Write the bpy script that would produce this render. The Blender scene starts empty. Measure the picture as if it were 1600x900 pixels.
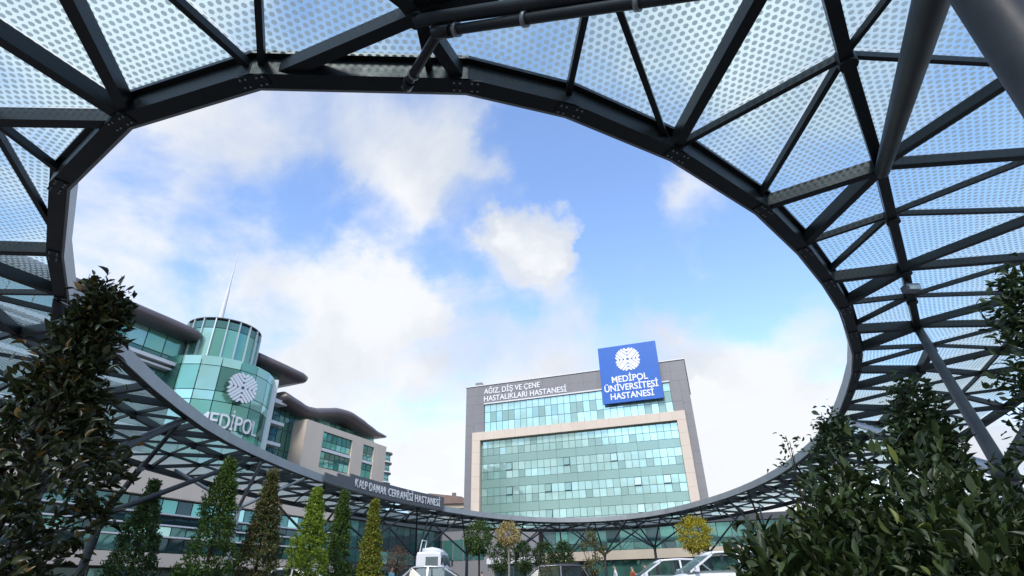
import bpy, bmesh, math, random
import numpy as np
from mathutils import Vector, Matrix, noise

random.seed(7)
np.random.seed(7)
scene = bpy.context.scene
col = scene.collection
R = math.radians

# ------------------------------------------------------------------ camera
cam_data = bpy.data.cameras.new('camera')
cam = bpy.data.objects.new('camera', cam_data)
col.objects.link(cam)
scene.camera = cam
cam_data.sensor_width = 36.0
cam_data.lens = 36.0 * 852.0 / 1600.0
cam_data.clip_start = 0.05
cam_data.clip_end = 6000.0
PITCH, ROLL = R(29.1), math.atan2(-31, 1530)
_f = Vector((0, math.cos(PITCH), math.sin(PITCH)))
_u0 = Vector((0, -math.sin(PITCH), math.cos(PITCH)))
_r0 = Vector((1, 0, 0))
_r = _r0 * math.cos(ROLL) + _u0 * math.sin(ROLL)
_u = _u0 * math.cos(ROLL) - _r0 * math.sin(ROLL)
cam.matrix_world = Matrix(((_r.x, _u.x, -_f.x, 0), (_r.y, _u.y, -_f.y, 0), (_r.z, _u.z, -_f.z, 1.2), (0, 0, 0, 1)))

# ------------------------------------------------------------------ world, sun, exposure
SUN_EL, SUN_AZ = R(43), R(194)          # azimuth clockwise from +Y: the sun stands behind and to the left
world = bpy.data.worlds.new('World')
scene.world = world
world.use_nodes = True
wn, wl = world.node_tree.nodes, world.node_tree.links
wn.clear()

def N(tree, t, **kw):
    n = tree.nodes.new(t)
    for k, v in kw.items():
        setattr(n, k, v)
    return n

def build_sky():
    t = world.node_tree
    out = N(t, 'ShaderNodeOutputWorld')
    bg = N(t, 'ShaderNodeBackground')
    bg.inputs['Strength'].default_value = 0.15
    wl.new(bg.outputs[0], out.inputs['Surface'])
    sky = N(t, 'ShaderNodeTexSky', sky_type='NISHITA', sun_disc=False)
    sky.sun_elevation = SUN_EL
    sky.sun_rotation = SUN_AZ
    sky.altitude = 80
    sky.air_density = 1.0
    sky.dust_density = 0.6
    sky.ozone_density = 2.5
    tc = N(t, 'ShaderNodeTexCoord')
    # uneven direction: makes every cloud edge ragged
    nz = N(t, 'ShaderNodeTexNoise'); nz.inputs['Scale'].default_value = 4.2; nz.inputs['Detail'].default_value = 7; nz.inputs['Roughness'].default_value = 0.62
    wl.new(tc.outputs['Generated'], nz.inputs['Vector'])
    sub = N(t, 'ShaderNodeVectorMath', operation='SUBTRACT'); sub.inputs[1].default_value = (.5, .5, .5)
    wl.new(nz.outputs['Color'], sub.inputs[0])
    mul = N(t, 'ShaderNodeVectorMath', operation='SCALE'); mul.inputs['Scale'].default_value = 0.24
    wl.new(sub.outputs[0], mul.inputs[0])
    add = N(t, 'ShaderNodeVectorMath', operation='ADD')
    wl.new(tc.outputs['Generated'], add.inputs[0]); wl.new(mul.outputs[0], add.inputs[1])
    nrm = N(t, 'ShaderNodeVectorMath', operation='NORMALIZE'); wl.new(add.outputs[0], nrm.inputs[0])
    # flat cloud layer: dir.xy / (dir.z + c)
    sep = N(t, 'ShaderNodeSeparateXYZ'); wl.new(tc.outputs['Generated'], sep.inputs[0])
    mx = N(t, 'ShaderNodeMath', operation='MAXIMUM'); wl.new(sep.outputs['Z'], mx.inputs[0]); mx.inputs[1].default_value = 0.0
    zz = N(t, 'ShaderNodeMath', operation='ADD'); wl.new(mx.outputs[0], zz.inputs[0]); zz.inputs[1].default_value = 0.28
    div = N(t, 'ShaderNodeVectorMath', operation='DIVIDE'); wl.new(tc.outputs['Generated'], div.inputs[0])
    cmb = N(t, 'ShaderNodeCombineXYZ')
    for i in range(3):
        wl.new(zz.outputs[0], cmb.inputs[i])
    wl.new(cmb.outputs[0], div.inputs[1])
    fb = N(t, 'ShaderNodeTexNoise'); fb.inputs['Scale'].default_value = 1.9; fb.inputs['Detail'].default_value = 10; fb.inputs['Roughness'].default_value = 0.60; fb.inputs['Distortion'].default_value = 0.25
    wl.new(div.outputs[0], fb.inputs['Vector'])
    fs = N(t, 'ShaderNodeMapRange', clamp=False); fs.inputs['From Min'].default_value = 0.0; fs.inputs['From Max'].default_value = 1.0
    fs.inputs['To Min'].default_value = -0.26; fs.inputs['To Max'].default_value = 1.30
    wl.new(fb.outputs['Fac'], fs.inputs['Value'])
    acc = fs.outputs[0]

    def math2(op, a, b):
        m = N(t, 'ShaderNodeMath', operation=op)
        for i, v in enumerate((a, b)):
            if isinstance(v, (int, float)):
                m.inputs[i].default_value = v
            else:
                wl.new(v, m.inputs[i])
        return m.outputs[0]

    # cloud banks and clear patches: direction, angular radius (deg), amount
    blobs = BLOBS
    for d, rad, amt in blobs:
        d = Vector(d).normalized()
        dp = N(t, 'ShaderNodeVectorMath', operation='DOT_PRODUCT'); dp.inputs[1].default_value = d
        wl.new(nrm.outputs[0], dp.inputs[0])
        mr = N(t, 'ShaderNodeMapRange', interpolation_type='SMOOTHSTEP')
        mr.inputs['From Min'].default_value = math.cos(R(rad * 1.25)); mr.inputs['From Max'].default_value = math.cos(R(rad * 0.25))
        mr.inputs['To Min'].default_value = 0; mr.inputs['To Max'].default_value = amt
        wl.new(dp.outputs['Value'], mr.inputs['Value'])
        acc = math2('ADD', acc, mr.outputs[0])
    # more cloud towards the horizon, all round
    hz = N(t, 'ShaderNodeMapRange', interpolation_type='SMOOTHSTEP')
    hz.inputs['From Min'].default_value = 0.55; hz.inputs['From Max'].default_value = 0.05
    hz.inputs['To Min'].default_value = 0.0; hz.inputs['To Max'].default_value = 0.20
    wl.new(sep.outputs['Z'], hz.inputs['Value'])
    acc = math2('ADD', acc, hz.outputs[0])
    al = N(t, 'ShaderNodeMapRange', interpolation_type='SMOOTHSTEP')
    al.inputs['From Min'].default_value = 0.37; al.inputs['From Max'].default_value = 0.83
    wl.new(acc, al.inputs['Value'])
    # cloud body tone: thin veil, white tops, slightly grey bellies
    n2 = N(t, 'ShaderNodeTexNoise'); n2.inputs['Scale'].default_value = 3.1; n2.inputs['Detail'].default_value = 6
    ofs = N(t, 'ShaderNodeVectorMath', operation='ADD'); ofs.inputs[1].default_value = (3.7, 1.2, 0.4)
    wl.new(nrm.outputs[0], ofs.inputs[0]); wl.new(ofs.outputs[0], n2.inputs['Vector'])
    tone = N(t, 'ShaderNodeMapRange', interpolation_type='SMOOTHSTEP')
    tone.inputs['From Min'].default_value = 0.36; tone.inputs['From Max'].default_value = 0.62
    wl.new(n2.outputs['Fac'], tone.inputs['Value'])
    thick = N(t, 'ShaderNodeMapRange', interpolation_type='SMOOTHSTEP')
    thick.inputs['From Min'].default_value = 0.80; thick.inputs['From Max'].default_value = 1.15
    wl.new(acc, thick.inputs['Value'])
    tmax = math2('MAXIMUM', tone.outputs[0], thick.outputs[0])
    cr = N(t, 'ShaderNodeMix', data_type='RGBA')
    cr.inputs['A'].default_value = (3.5, 3.8, 4.3, 1); cr.inputs['B'].default_value = (4.75, 4.85, 5.0, 1)
    wl.new(tmax, cr.inputs['Factor'])
    # blue of the open sky
    tint = N(t, 'ShaderNodeMix', data_type='RGBA', blend_type='MULTIPLY')
    tint.inputs['Factor'].default_value = 1.0
    tint.inputs['B'].default_value = SKY_TINT
    wl.new(sky.outputs[0], tint.inputs['A'])
    mixc = N(t, 'ShaderNodeMix', data_type='RGBA')
    wl.new(al.outputs[0], mixc.inputs['Factor'])
    wl.new(tint.outputs['Result'], mixc.inputs['A']); wl.new(cr.outputs['Result'], mixc.inputs['B'])
    wl.new(mixc.outputs['Result'], bg.inputs['Color'])

SKY_TINT = (1.75, 1.75, 1.85, 1)
BLOBS = [
    ((-0.573, 0.401, 0.715), 12.0, 0.16),
    ((-0.499, 0.506, 0.704), 7.5, 0.08),
    ((0.497, 0.508, 0.704), 10.4, 0.09),
    ((0.206, 0.478, 0.854), 8.2, 0.08),
    ((0.039, 0.834, 0.550), 4.7, 0.46),
    ((0.083, 0.819, 0.567), 2.7, 0.12),
    ((-0.469, 0.647, 0.601), 12.3, 0.07),
    ((-0.175, 0.726, 0.665), 6.9, 0.12),
    ((-0.351, 0.645, 0.679), 6.8, 0.06),
    ((-0.252, 0.653, 0.714), 4.7, 0.05),
    ((-0.482, 0.810, 0.334), 15.3, 0.13),
    ((-0.272, 0.854, 0.443), 7.0, 0.08),
    ((-0.207, 0.879, 0.429), 3.9, 0.22),
    ((-0.186, 0.911, 0.367), 10.4, 0.14),
    ((0.057, 0.907, 0.417), 7.3, 0.12),
    ((0.375, 0.864, 0.336), 10.1, 0.12),
    ((0.415, 0.887, 0.202), 8.3, 0.14),
    ((0.326, 0.908, 0.263), 2.7, 0.33),
    ((0.250, 0.748, 0.615), 3.4, 0.07),
    ((0.342, 0.782, 0.521), 4.9, 0.03),
    ((0.130, 0.764, 0.632), 7.4, -0.34),
    ((-0.355, 0.741, 0.570), 5.4, -0.16),
    ((-0.225, 0.788, 0.574), 3.8, -0.18),
    ((0.207, 0.843, 0.497), 6.2, -0.26),
    ((0.398, 0.805, 0.439), 5.3, -0.16),
    ((0.028, 0.694, 0.720), 3.8, -0.24),
    ((0.225, 0.687, 0.691), 7.3, -0.12),
    ((-0.115, 0.837, 0.535), 3.3, -0.18),
    ((0.331, 0.843, 0.424), 3.7, -0.12),
    ((-0.055, 0.789, 0.613), 3.6, -0.20),
    ((0.163, 0.831, 0.532), 3.0, -0.25),
    ((-0.000, 0.882, 0.471), 3.0, -0.15),
    ((0.380, 0.761, 0.526), 5.4, -0.14),
    ((-0.543, 0.620, 0.566), 3.5, -0.10),
    ((-0.480, 0.718, 0.505), 3.3, -0.08),
]
build_sky()

sun_d = bpy.data.lights.new('sun', 'SUN')
sun_d.energy = 2.0
sun_d.angle = R(12)
sun_d.color = (1.0, 0.95, 0.88)
sun = bpy.data.objects.new('sun', sun_d)
col.objects.link(sun)
to_sun = Vector((math.sin(SUN_AZ) * math.cos(SUN_EL), math.cos(SUN_AZ) * math.cos(SUN_EL), math.sin(SUN_EL)))
sun.rotation_euler = to_sun.to_track_quat('Z', 'Y').to_euler()
sun.location = (0, 0, 60)

vs = scene.view_settings
vs.view_transform = 'Standard'
vs.look = 'None'
vs.exposure = 0.42
vs.gamma = 1.0
vs.use_curve_mapping = False
scene.cycles.use_denoising = True
scene.cycles.max_bounces = 5
scene.cycles.transparent_max_bounces = 12
scene.cycles.caustics_reflective = False
scene.cycles.caustics_refractive = False

# ------------------------------------------------------------------ materials
MATS = {}

def principled(name, color, rough=0.6, metal=0.0, spec=0.5, var=0.0, vscale=3.0, bump=0.0, bscale=40.0, coord='Object', coat=0.0, streak=0.0):
    m = bpy.data.materials.new(name)
    m.use_nodes = True
    t = m.node_tree
    b = t.nodes['Principled BSDF']
    b.inputs['Base Color'].default_value = (*color, 1)
    b.inputs['Roughness'].default_value = rough
    b.inputs['Metallic'].default_value = metal
    b.inputs['Specular IOR Level'].default_value = spec
    if coat:
        b.inputs['Coat Weight'].default_value = coat
        b.inputs['Coat Roughness'].default_value = 0.06
    geo = t.nodes.new('ShaderNodeNewGeometry')
    if var > 0:
        nz = t.nodes.new('ShaderNodeTexNoise')
        nz.inputs['Scale'].default_value = vscale
        nz.inputs['Detail'].default_value = 6
        nz.inputs['Roughness'].default_value = 0.65
        src = geo.outputs['Position']
        if streak > 0:
            mp = t.nodes.new('ShaderNodeMapping')
            mp.inputs['Scale'].default_value = (1, 1, streak)
            t.links.new(src, mp.inputs[0]); src = mp.outputs[0]
        t.links.new(src, nz.inputs['Vector'])
        mr = t.nodes.new('ShaderNodeMapRange')
        mr.inputs['From Min'].default_value = 0.25; mr.inputs['From Max'].default_value = 0.75
        mr.inputs['To Min'].default_value = 1 - var; mr.inputs['To Max'].default_value = 1 + var
        t.links.new(nz.outputs['Fac'], mr.inputs['Value'])
        mx = t.nodes.new('ShaderNodeMix'); mx.data_type = 'RGBA'; mx.blend_type = 'MULTIPLY'
        mx.inputs['Factor'].default_value = 1
        mx.inputs['A'].default_value = (*color, 1)
        cb = t.nodes.new('ShaderNodeCombineColor')
        for i in range(3):
            t.links.new(mr.outputs[0], cb.inputs[i])
        t.links.new(cb.outputs[0], mx.inputs['B'])
        t.links.new(mx.outputs['Result'], b.inputs['Base Color'])
        mr2 = t.nodes.new('ShaderNodeMapRange')
        mr2.inputs['To Min'].default_value = max(0.02, rough - var * 0.5); mr2.inputs['To Max'].default_value = min(1, rough + var * 0.5)
        t.links.new(nz.outputs['Fac'], mr2.inputs['Value'])
        t.links.new(mr2.outputs[0], b.inputs['Roughness'])
    if bump > 0:
        nb = t.nodes.new('ShaderNodeTexNoise')
        nb.inputs['Scale'].default_value = bscale
        nb.inputs['Detail'].default_value = 4
        t.links.new(geo.outputs['Position'], nb.inputs['Vector'])
        bp = t.nodes.new('ShaderNodeBump')
        bp.inputs['Strength'].default_value = bump
        bp.inputs['Distance'].default_value = 0.01
        t.links.new(nb.outputs['Fac'], bp.inputs['Height'])
        t.links.new(bp.outputs[0], b.inputs['Normal'])
    MATS[name] = m
    return m

principled('steel', (0.012, 0.0155, 0.0165), 0.42, 0.0, 0.38, 0.38, 2.2, 0.15, 25)
principled('steel_tube', (0.032, 0.037, 0.042), 0.5, 0.0, 0.3, 0.3, 2.4, 0.12, 25)
principled('galvanised', (0.34, 0.36, 0.38), 0.4, 0.6, 0.5, 0.15, 6)
principled('fascia', (0.31, 0.335, 0.335), 0.42, 0.0, 0.5, 0.14, 0.9, streak=0.25)
principled('sign_grey', (0.085, 0.09, 0.10), 0.5, 0, 0.5, 0.1, 1.0)
principled('pipe_black', (0.012, 0.012, 0.014), 0.35)
principled('asphalt', (0.05, 0.05, 0.052), 0.9, 0, 0.3, 0.25, 1.5, 0.4, 60)
principled('paving', (0.12, 0.115, 0.11), 0.85, 0, 0.3, 0.2, 1.0, 0.2, 40)
principled('kerb', (0.33, 0.32, 0.31), 0.8, 0, 0.3, 0.15, 2)
principled('soil', (0.06, 0.045, 0.03), 0.95, 0, 0.2, 0.3, 3, 0.6, 30)
principled('road_paint', (0.75, 0.75, 0.73), 0.7, 0, 0.3, 0.12, 5)
principled('field', (0.10, 0.12, 0.06), 0.95, 0, 0.2, 0.3, 0.05)
principled('cream', (0.68, 0.58, 0.47), 0.7, 0, 0.4, 0.07, 0.35, 0.1, 12, streak=0.3)
principled('cream_dull', (0.48, 0.41, 0.31), 0.7, 0, 0.4, 0.08, 0.4, streak=0.3)
principled('grey_clad', (0.235, 0.232, 0.235), 0.55, 0.15, 0.4, 0.08, 0.3, streak=0.3)
principled('dark_clad', (0.06, 0.065, 0.07), 0.5, 0, 0.4, 0.1, 0.5)
principled('roof_brown', (0.15, 0.125, 0.125), 0.36, 0.25, 0.5, 0.12, 0.4)
principled('white_trim', (0.72, 0.72, 0.72), 0.5, 0, 0.5, 0.06, 1)
principled('mullion', (0.10, 0.17, 0.155), 0.45, 0.2, 0.5, 0.1, 0.6)
principled('mullion_light', (0.55, 0.62, 0.60), 0.35, 0.3)
principled('frame_dark', (0.035, 0.06, 0.055), 0.4)
principled('sign_blue', (0.02, 0.13, 0.50), 0.35, 0, 0.5, 0.05, 0.5)
principled('sign_white', (0.85, 0.85, 0.87), 0.4)
principled('letter_metal', (0.66, 0.67, 0.68), 0.35, 0.5)
principled('rubber', (0.012, 0.012, 0.012), 0.8)
principled('rim_alloy', (0.45, 0.46, 0.47), 0.3, 0.9)
principled('car_white', (0.76, 0.77, 0.78), 0.28, 0, 0.5, 0.02, 2, coat=0.7)
principled('car_silver', (0.48, 0.50, 0.52), 0.3, 0.5, 0.5, 0.02, 2, coat=0.7)
principled('car_grey', (0.10, 0.105, 0.11), 0.3, 0.4, 0.5, 0.02, 2, coat=0.7)
principled('lamp_clear', (0.75, 0.78, 0.8), 0.08, 0.2, 0.8)
principled('lamp_red', (0.35, 0.01, 0.01), 0.15)
principled('black_trim', (0.015, 0.015, 0.016), 0.5)
principled('bark', (0.045, 0.034, 0.024), 0.9, 0, 0.2, 0.3, 8, 0.6, 40)
principled('bark_pale', (0.22, 0.20, 0.17), 0.85, 0, 0.2, 0.2, 8, 0.5, 40)
principled('skin', (0.45, 0.28, 0.2), 0.55)
principled('hair', (0.02, 0.014, 0.01), 0.6)
principled('cloth_navy', (0.02, 0.025, 0.06), 0.85)
principled('cloth_black', (0.012, 0.012, 0.013), 0.85)
principled('cloth_teal', (0.25, 0.50, 0.50), 0.8)
principled('cloth_white', (0.65, 0.65, 0.64), 0.8)
principled('cloth_rust', (0.35, 0.10, 0.04), 0.85)
principled('brick', (0.24, 0.17, 0.14), 0.85, 0, 0.3, 0.2, 0.5)

def glass_facade(name, color, metal=0.55, rough=0.05, var=0.12, vs_=0.35):
    m = principled(name, color, rough, metal, 0.6)
    t = m.node_tree
    b = t.nodes['Principled BSDF']
    oi = t.nodes.new('ShaderNodeObjectInfo')
    geo = t.nodes.new('ShaderNodeNewGeometry')
    nz = t.nodes.new('ShaderNodeTexNoise'); nz.inputs['Scale'].default_value = vs_; nz.inputs['Detail'].default_value = 3
    t.links.new(geo.outputs['Position'], nz.inputs['Vector'])
    s = t.nodes.new('ShaderNodeMath'); s.operation = 'ADD'
    t.links.new(oi.outputs['Random'], s.inputs[0]); t.links.new(nz.outputs['Fac'], s.inputs[1])
    mr = t.nodes.new('ShaderNodeMapRange')
    mr.inputs['From Max'].default_value = 2.0; mr.inputs['To Min'].default_value = 1 - var * 2; mr.inputs['To Max'].default_value = 1 + var * 2
    t.links.new(s.outputs[0], mr.inputs['Value'])
    cb = t.nodes.new('ShaderNodeCombineColor')
    for i in range(3):
        t.links.new(mr.outputs[0], cb.inputs[i])
    mx = t.nodes.new('ShaderNodeMix'); mx.data_type = 'RGBA'; mx.blend_type = 'MULTIPLY'; mx.inputs['Factor'].default_value = 1
    mx.inputs['A'].default_value = (*color, 1)
    t.links.new(cb.outputs[0], mx.inputs['B']); t.links.new(mx.outputs['Result'], b.inputs['Base Color'])
    # faint roller-wave in the panes
    n2 = t.nodes.new('ShaderNodeTexNoise'); n2.inputs['Scale'].default_value = 0.9; n2.inputs['Detail'].default_value = 1
    t.links.new(geo.outputs['Position'], n2.inputs['Vector'])
    bp = t.nodes.new('ShaderNodeBump'); bp.inputs['Strength'].default_value = 0.08; bp.inputs['Distance'].default_value = 0.05
    t.links.new(n2.outputs['Fac'], bp.inputs['Height']); t.links.new(bp.outputs[0], b.inputs['Normal'])
    return m

glass_facade('glass_teal', (0.44, 0.66, 0.59), var=0.06)
glass_facade('glass_teal_light', (0.50, 0.72, 0.65), var=0.06)
glass_facade('glass_teal_dark', (0.34, 0.53, 0.47), var=0.06)
glass_facade('spandrel', (0.29, 0.44, 0.38), 0.35, 0.18, 0.05)
glass_facade('glass_green', (0.16, 0.41, 0.33), 0.45)
glass_facade('glass_green_light', (0.30, 0.54, 0.47), 0.45)
glass_facade('glass_green_dark', (0.06, 0.18, 0.15), 0.4)
glass_facade('glass_podium', (0.08, 0.20, 0.18), 0.4)
glass_facade('glass_podium_dark', (0.02, 0.055, 0.06), 0.3)

def frit_glass():
    m = bpy.data.materials.new('frit_glass'); m.use_nodes = True
    t = m.node_tree; L = t.links; t.nodes.clear()
    out = t.nodes.new('ShaderNodeOutputMaterial')
    uv = t.nodes.new('ShaderNodeUVMap'); uv.uv_map = 'UVMap'
    S3 = math.sqrt(3)
    SP = 0.112

    def grid(off):
        mp = t.nodes.new('ShaderNodeMapping')
        mp.inputs['Scale'].default_value = (1 / SP, 1 / (SP * S3), 0)
        mp.inputs['Location'].default_value = (off, off, 0)
        L.new(uv.outputs[0], mp.inputs[0])
        fr = t.nodes.new('ShaderNodeVectorMath'); fr.operation = 'FRACTION'; L.new(mp.outputs[0], fr.inputs[0])
        sb = t.nodes.new('ShaderNodeVectorMath'); sb.operation = 'SUBTRACT'; sb.inputs[1].default_value = (.5, .5, 0); L.new(fr.outputs[0], sb.inputs[0])
        ml = t.nodes.new('ShaderNodeVectorMath'); ml.operation = 'MULTIPLY'; ml.inputs[1].default_value = (1, S3, 0); L.new(sb.outputs[0], ml.inputs[0])
        ln = t.nodes.new('ShaderNodeVectorMath'); ln.operation = 'LENGTH'; L.new(ml.outputs[0], ln.inputs[0])
        return ln.outputs['Value']
    mn = t.nodes.new('ShaderNodeMath'); mn.operation = 'MINIMUM'
    L.new(grid(0.0), mn.inputs[0]); L.new(grid(0.5), mn.inputs[1])
    mr = t.nodes.new('ShaderNodeMapRange'); mr.inputs['From Min'].default_value = 0.335; mr.inputs['From Max'].default_value = 0.30
    L.new(mn.outputs[0], mr.inputs['Value'])
    clear = t.nodes.new('ShaderNodeBsdfTransparent'); clear.inputs[0].default_value = (0.78, 0.94, 0.955, 1)
    dott = t.nodes.new('ShaderNodeBsdfTransparent'); dott.inputs[0].default_value = (0.22, 0.30, 0.31, 1)
    dif = t.nodes.new('ShaderNodeBsdfTranslucent'); dif.inputs[0].default_value = (0.22, 0.265, 0.265, 1)
    md = t.nodes.new('ShaderNodeMixShader'); md.inputs[0].default_value = 0.72
    L.new(dott.outputs[0], md.inputs[1]); L.new(dif.outputs[0], md.inputs[2])
    mx = t.nodes.new('ShaderNodeMixShader')
    L.new(mr.outputs[0], mx.inputs[0]); L.new(clear.outputs[0], mx.inputs[1]); L.new(md.outputs[0], mx.inputs[2])
    # thin dust film, thicker in places
    film = t.nodes.new('ShaderNodeBsdfTranslucent'); film.inputs[0].default_value = (0.66, 0.82, 0.80, 1)
    geo = t.nodes.new('ShaderNodeNewGeometry')
    nz = t.nodes.new('ShaderNodeTexNoise'); nz.inputs['Scale'].default_value = 0.8; nz.inputs['Detail'].default_value = 6
    L.new(geo.outputs['Position'], nz.inputs['Vector'])
    fm = t.nodes.new('ShaderNodeMapRange'); fm.inputs['From Min'].default_value = 0.3; fm.inputs['From Max'].default_value = 0.75
    fm.inputs['To Min'].default_value = 0.06; fm.inputs['To Max'].default_value = 0.17
    L.new(nz.outputs['Fac'], fm.inputs['Value'])
    m2 = t.nodes.new('ShaderNodeMixShader'); L.new(fm.outputs[0], m2.inputs[0]); L.new(mx.outputs[0], m2.inputs[1]); L.new(film.outputs[0], m2.inputs[2])
    gl = t.nodes.new('ShaderNodeBsdfGlossy'); gl.inputs['Roughness'].default_value = 0.03; gl.inputs[0].default_value = (0.9, 0.97, 0.97, 1)
    lw = t.nodes.new('ShaderNodeFresnel'); lw.inputs['IOR'].default_value = 1.4
    fs = t.nodes.new('ShaderNodeMath'); fs.operation = 'MULTIPLY'; fs.inputs[1].default_value = 0.6
    L.new(lw.outputs[0], fs.inputs[0])
    m3 = t.nodes.new('ShaderNodeMixShader'); L.new(fs.outputs[0], m3.inputs[0]); L.new(m2.outputs[0], m3.inputs[1]); L.new(gl.outputs[0], m3.inputs[2])
    L.new(m3.outputs[0], out.inputs['Surface'])
    MATS['frit_glass'] = m

frit_glass()

def window_glass():
    m = bpy.data.materials.new('car_glass'); m.use_nodes = True
    t = m.node_tree; L = t.links; t.nodes.clear()
    out = t.nodes.new('ShaderNodeOutputMaterial')
    tr = t.nodes.new('ShaderNodeBsdfTransparent'); tr.inputs[0].default_value = (0.55, 0.62, 0.62, 1)
    gl = t.nodes.new('ShaderNodeBsdfGlossy'); gl.inputs['Roughness'].default_value = 0.15; gl.inputs[0].default_value = (0.6, 0.62, 0.62, 1)
    fr = t.nodes.new('ShaderNodeFresnel'); fr.inputs['IOR'].default_value = 1.4
    mx = t.nodes.new('ShaderNodeMixShader')
    L.new(fr.outputs[0], mx.inputs[0]); L.new(tr.outputs[0], mx.inputs[1]); L.new(gl.outputs[0], mx.inputs[2])
    L.new(mx.outputs[0], out.inputs['Surface'])
    MATS['car_glass'] = m

window_glass()

def foliage(name, base, tip, rough=0.45, trans=0.25, odd=None, odd_amt=0.0):
    """leaf colour varies leaf by leaf through the mesh attribute 'rnd'"""
    m = bpy.data.materials.new(name); m.use_nodes = True
    t = m.node_tree; L = t.links
    b = t.nodes['Principled BSDF']
    b.inputs['Roughness'].default_value = rough
    b.inputs['Specular IOR Level'].default_value = 0.35
    at = t.nodes.new('ShaderNodeAttribute'); at.attribute_name = 'rnd'
    oi = t.nodes.new('ShaderNodeObjectInfo')
    sm = t.nodes.new('ShaderNodeMath'); sm.operation = 'ADD'
    L.new(at.outputs['Fac'], sm.inputs[0]); L.new(oi.outputs['Random'], sm.inputs[1])
    fr = t.nodes.new('ShaderNodeMath'); fr.operation = 'FRACT'; L.new(sm.outputs[0], fr.inputs[0])
    cr = t.nodes.new('ShaderNodeValToRGB')
    cr.color_ramp.elements[0].position = 0.0; cr.color_ramp.elements[0].color = (*base, 1)
    cr.color_ramp.elements[1].position = 1.0 - odd_amt if odd else 1.0; cr.color_ramp.elements[1].color = (*tip, 1)
    if odd:
        e = cr.color_ramp.elements.new(min(0.999, 1.0 - odd_amt + 0.02)); e.color = (*odd, 1)
    L.new(fr.outputs[0], cr.inputs[0]); L.new(cr.outputs[0], b.inputs['Base Color'])
    tr = t.nodes.new('ShaderNodeBsdfTranslucent'); L.new(cr.outputs[0], tr.inputs[0])
    mx = t.nodes.new('ShaderNodeMixShader'); mx.inputs[0].default_value = trans
    L.new(b.outputs[0], mx.inputs[1]); L.new(tr.outputs[0], mx.inputs[2])
    L.new(mx.outputs[0], t.nodes['Material Output'].inputs['Surface'])
    MATS[name] = m

foliage('leaf_magnolia', (0.020, 0.027, 0.010), (0.055, 0.066, 0.024), 0.3, 0.15, (0.16, 0.09, 0.02), 0.05)
foliage('leaf_hedge', (0.014, 0.028, 0.009), (0.052, 0.080, 0.022), 0.42, 0.18, (0.13, 0.16, 0.03), 0.03)
foliage('leaf_shrub', (0.028, 0.05, 0.022), (0.07, 0.11, 0.04), 0.4, 0.2)
foliage('leaf_cone_dark', (0.025, 0.055, 0.018), (0.07, 0.12, 0.03), 0.5, 0.25)
foliage('leaf_cone_mid', (0.04, 0.085, 0.015), (0.11, 0.18, 0.03), 0.5, 0.3)
foliage('leaf_cone_green', (0.11, 0.18, 0.015), (0.26, 0.36, 0.035), 0.5, 0.3)
foliage('leaf_cone_rust', (0.05, 0.075, 0.02), (0.13, 0.13, 0.035), 0.5, 0.25, (0.18, 0.11, 0.05), 0.14)
foliage('leaf_cone_mix', (0.11, 0.16, 0.015), (0.28, 0.32, 0.035), 0.5, 0.3, (0.26, 0.16, 0.04), 0.18)
foliage('leaf_lolly', (0.035, 0.075, 0.015), (0.10, 0.17, 0.03), 0.5, 0.3)
foliage('leaf_gold', (0.34, 0.26, 0.08), (0.55, 0.45, 0.20), 0.6, 0.35)
foliage('leaf_yellow', (0.30, 0.26, 0.015), (0.52, 0.43, 0.03), 0.5, 0.35)
foliage('leaf_olive', (0.08, 0.09, 0.03), (0.20, 0.19, 0.05), 0.5, 0.3)
foliage('leaf_brown', (0.12, 0.075, 0.04), (0.24, 0.15, 0.08), 0.6, 0.3)

# ------------------------------------------------------------------ helpers
WM = {}                                    # world matrices of the objects that serve as parents

def link(o):
    col.objects.link(o)
    return o

def tag(o, label=None, cat=None, group=None, kind=None):
    if label: o['label'] = label
    if cat: o['category'] = cat
    if group: o['group'] = group
    if kind: o['kind'] = kind
    return o

def place(o, M, parent=None):
    WM[o] = M.copy()
    if parent is not None:
        o.parent = parent
        o.matrix_parent_inverse = WM[parent].inverted()
    o.matrix_basis = M
    return o

def thing(name, label, cat, loc=(0, 0, 0), rz=0.0, group=None):
    o = link(bpy.data.objects.new(name, None))
    o.empty_display_size = 0.3
    place(o, Matrix.Translation(loc) @ Matrix.Rotation(rz, 4, 'Z'))
    return tag(o, label, cat, group)

def mesh_from(name, verts, faces, mat, smooth=False):
    me = bpy.data.meshes.new(name)
    me.from_pydata([tuple(v) for v in verts], [], faces)
    if mat: me.materials.append(MATS[mat])
    if smooth:
        me.polygons.foreach_set('use_smooth', [True] * len(me.polygons))
    me.update()
    return me

def obj(name, me, parent=None, M=None):
    o = link(bpy.data.objects.new(name, me))
    place(o, M if M is not None else Matrix.Identity(4), parent)
    return o

_cache = {}

def unit_box(mat):
    k = ('box', mat)
    if k not in _cache:
        v = [(x, y, z) for x in (-.5, .5) for y in (-.5, .5) for z in (-.5, .5)]
        f = [(0, 1, 3, 2), (4, 6, 7, 5), (0, 4, 5, 1), (2, 3, 7, 6), (0, 2, 6, 4), (1, 5, 7, 3)]
        _cache[k] = mesh_from('box_' + mat, v, f, mat)
    return _cache[k]

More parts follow.
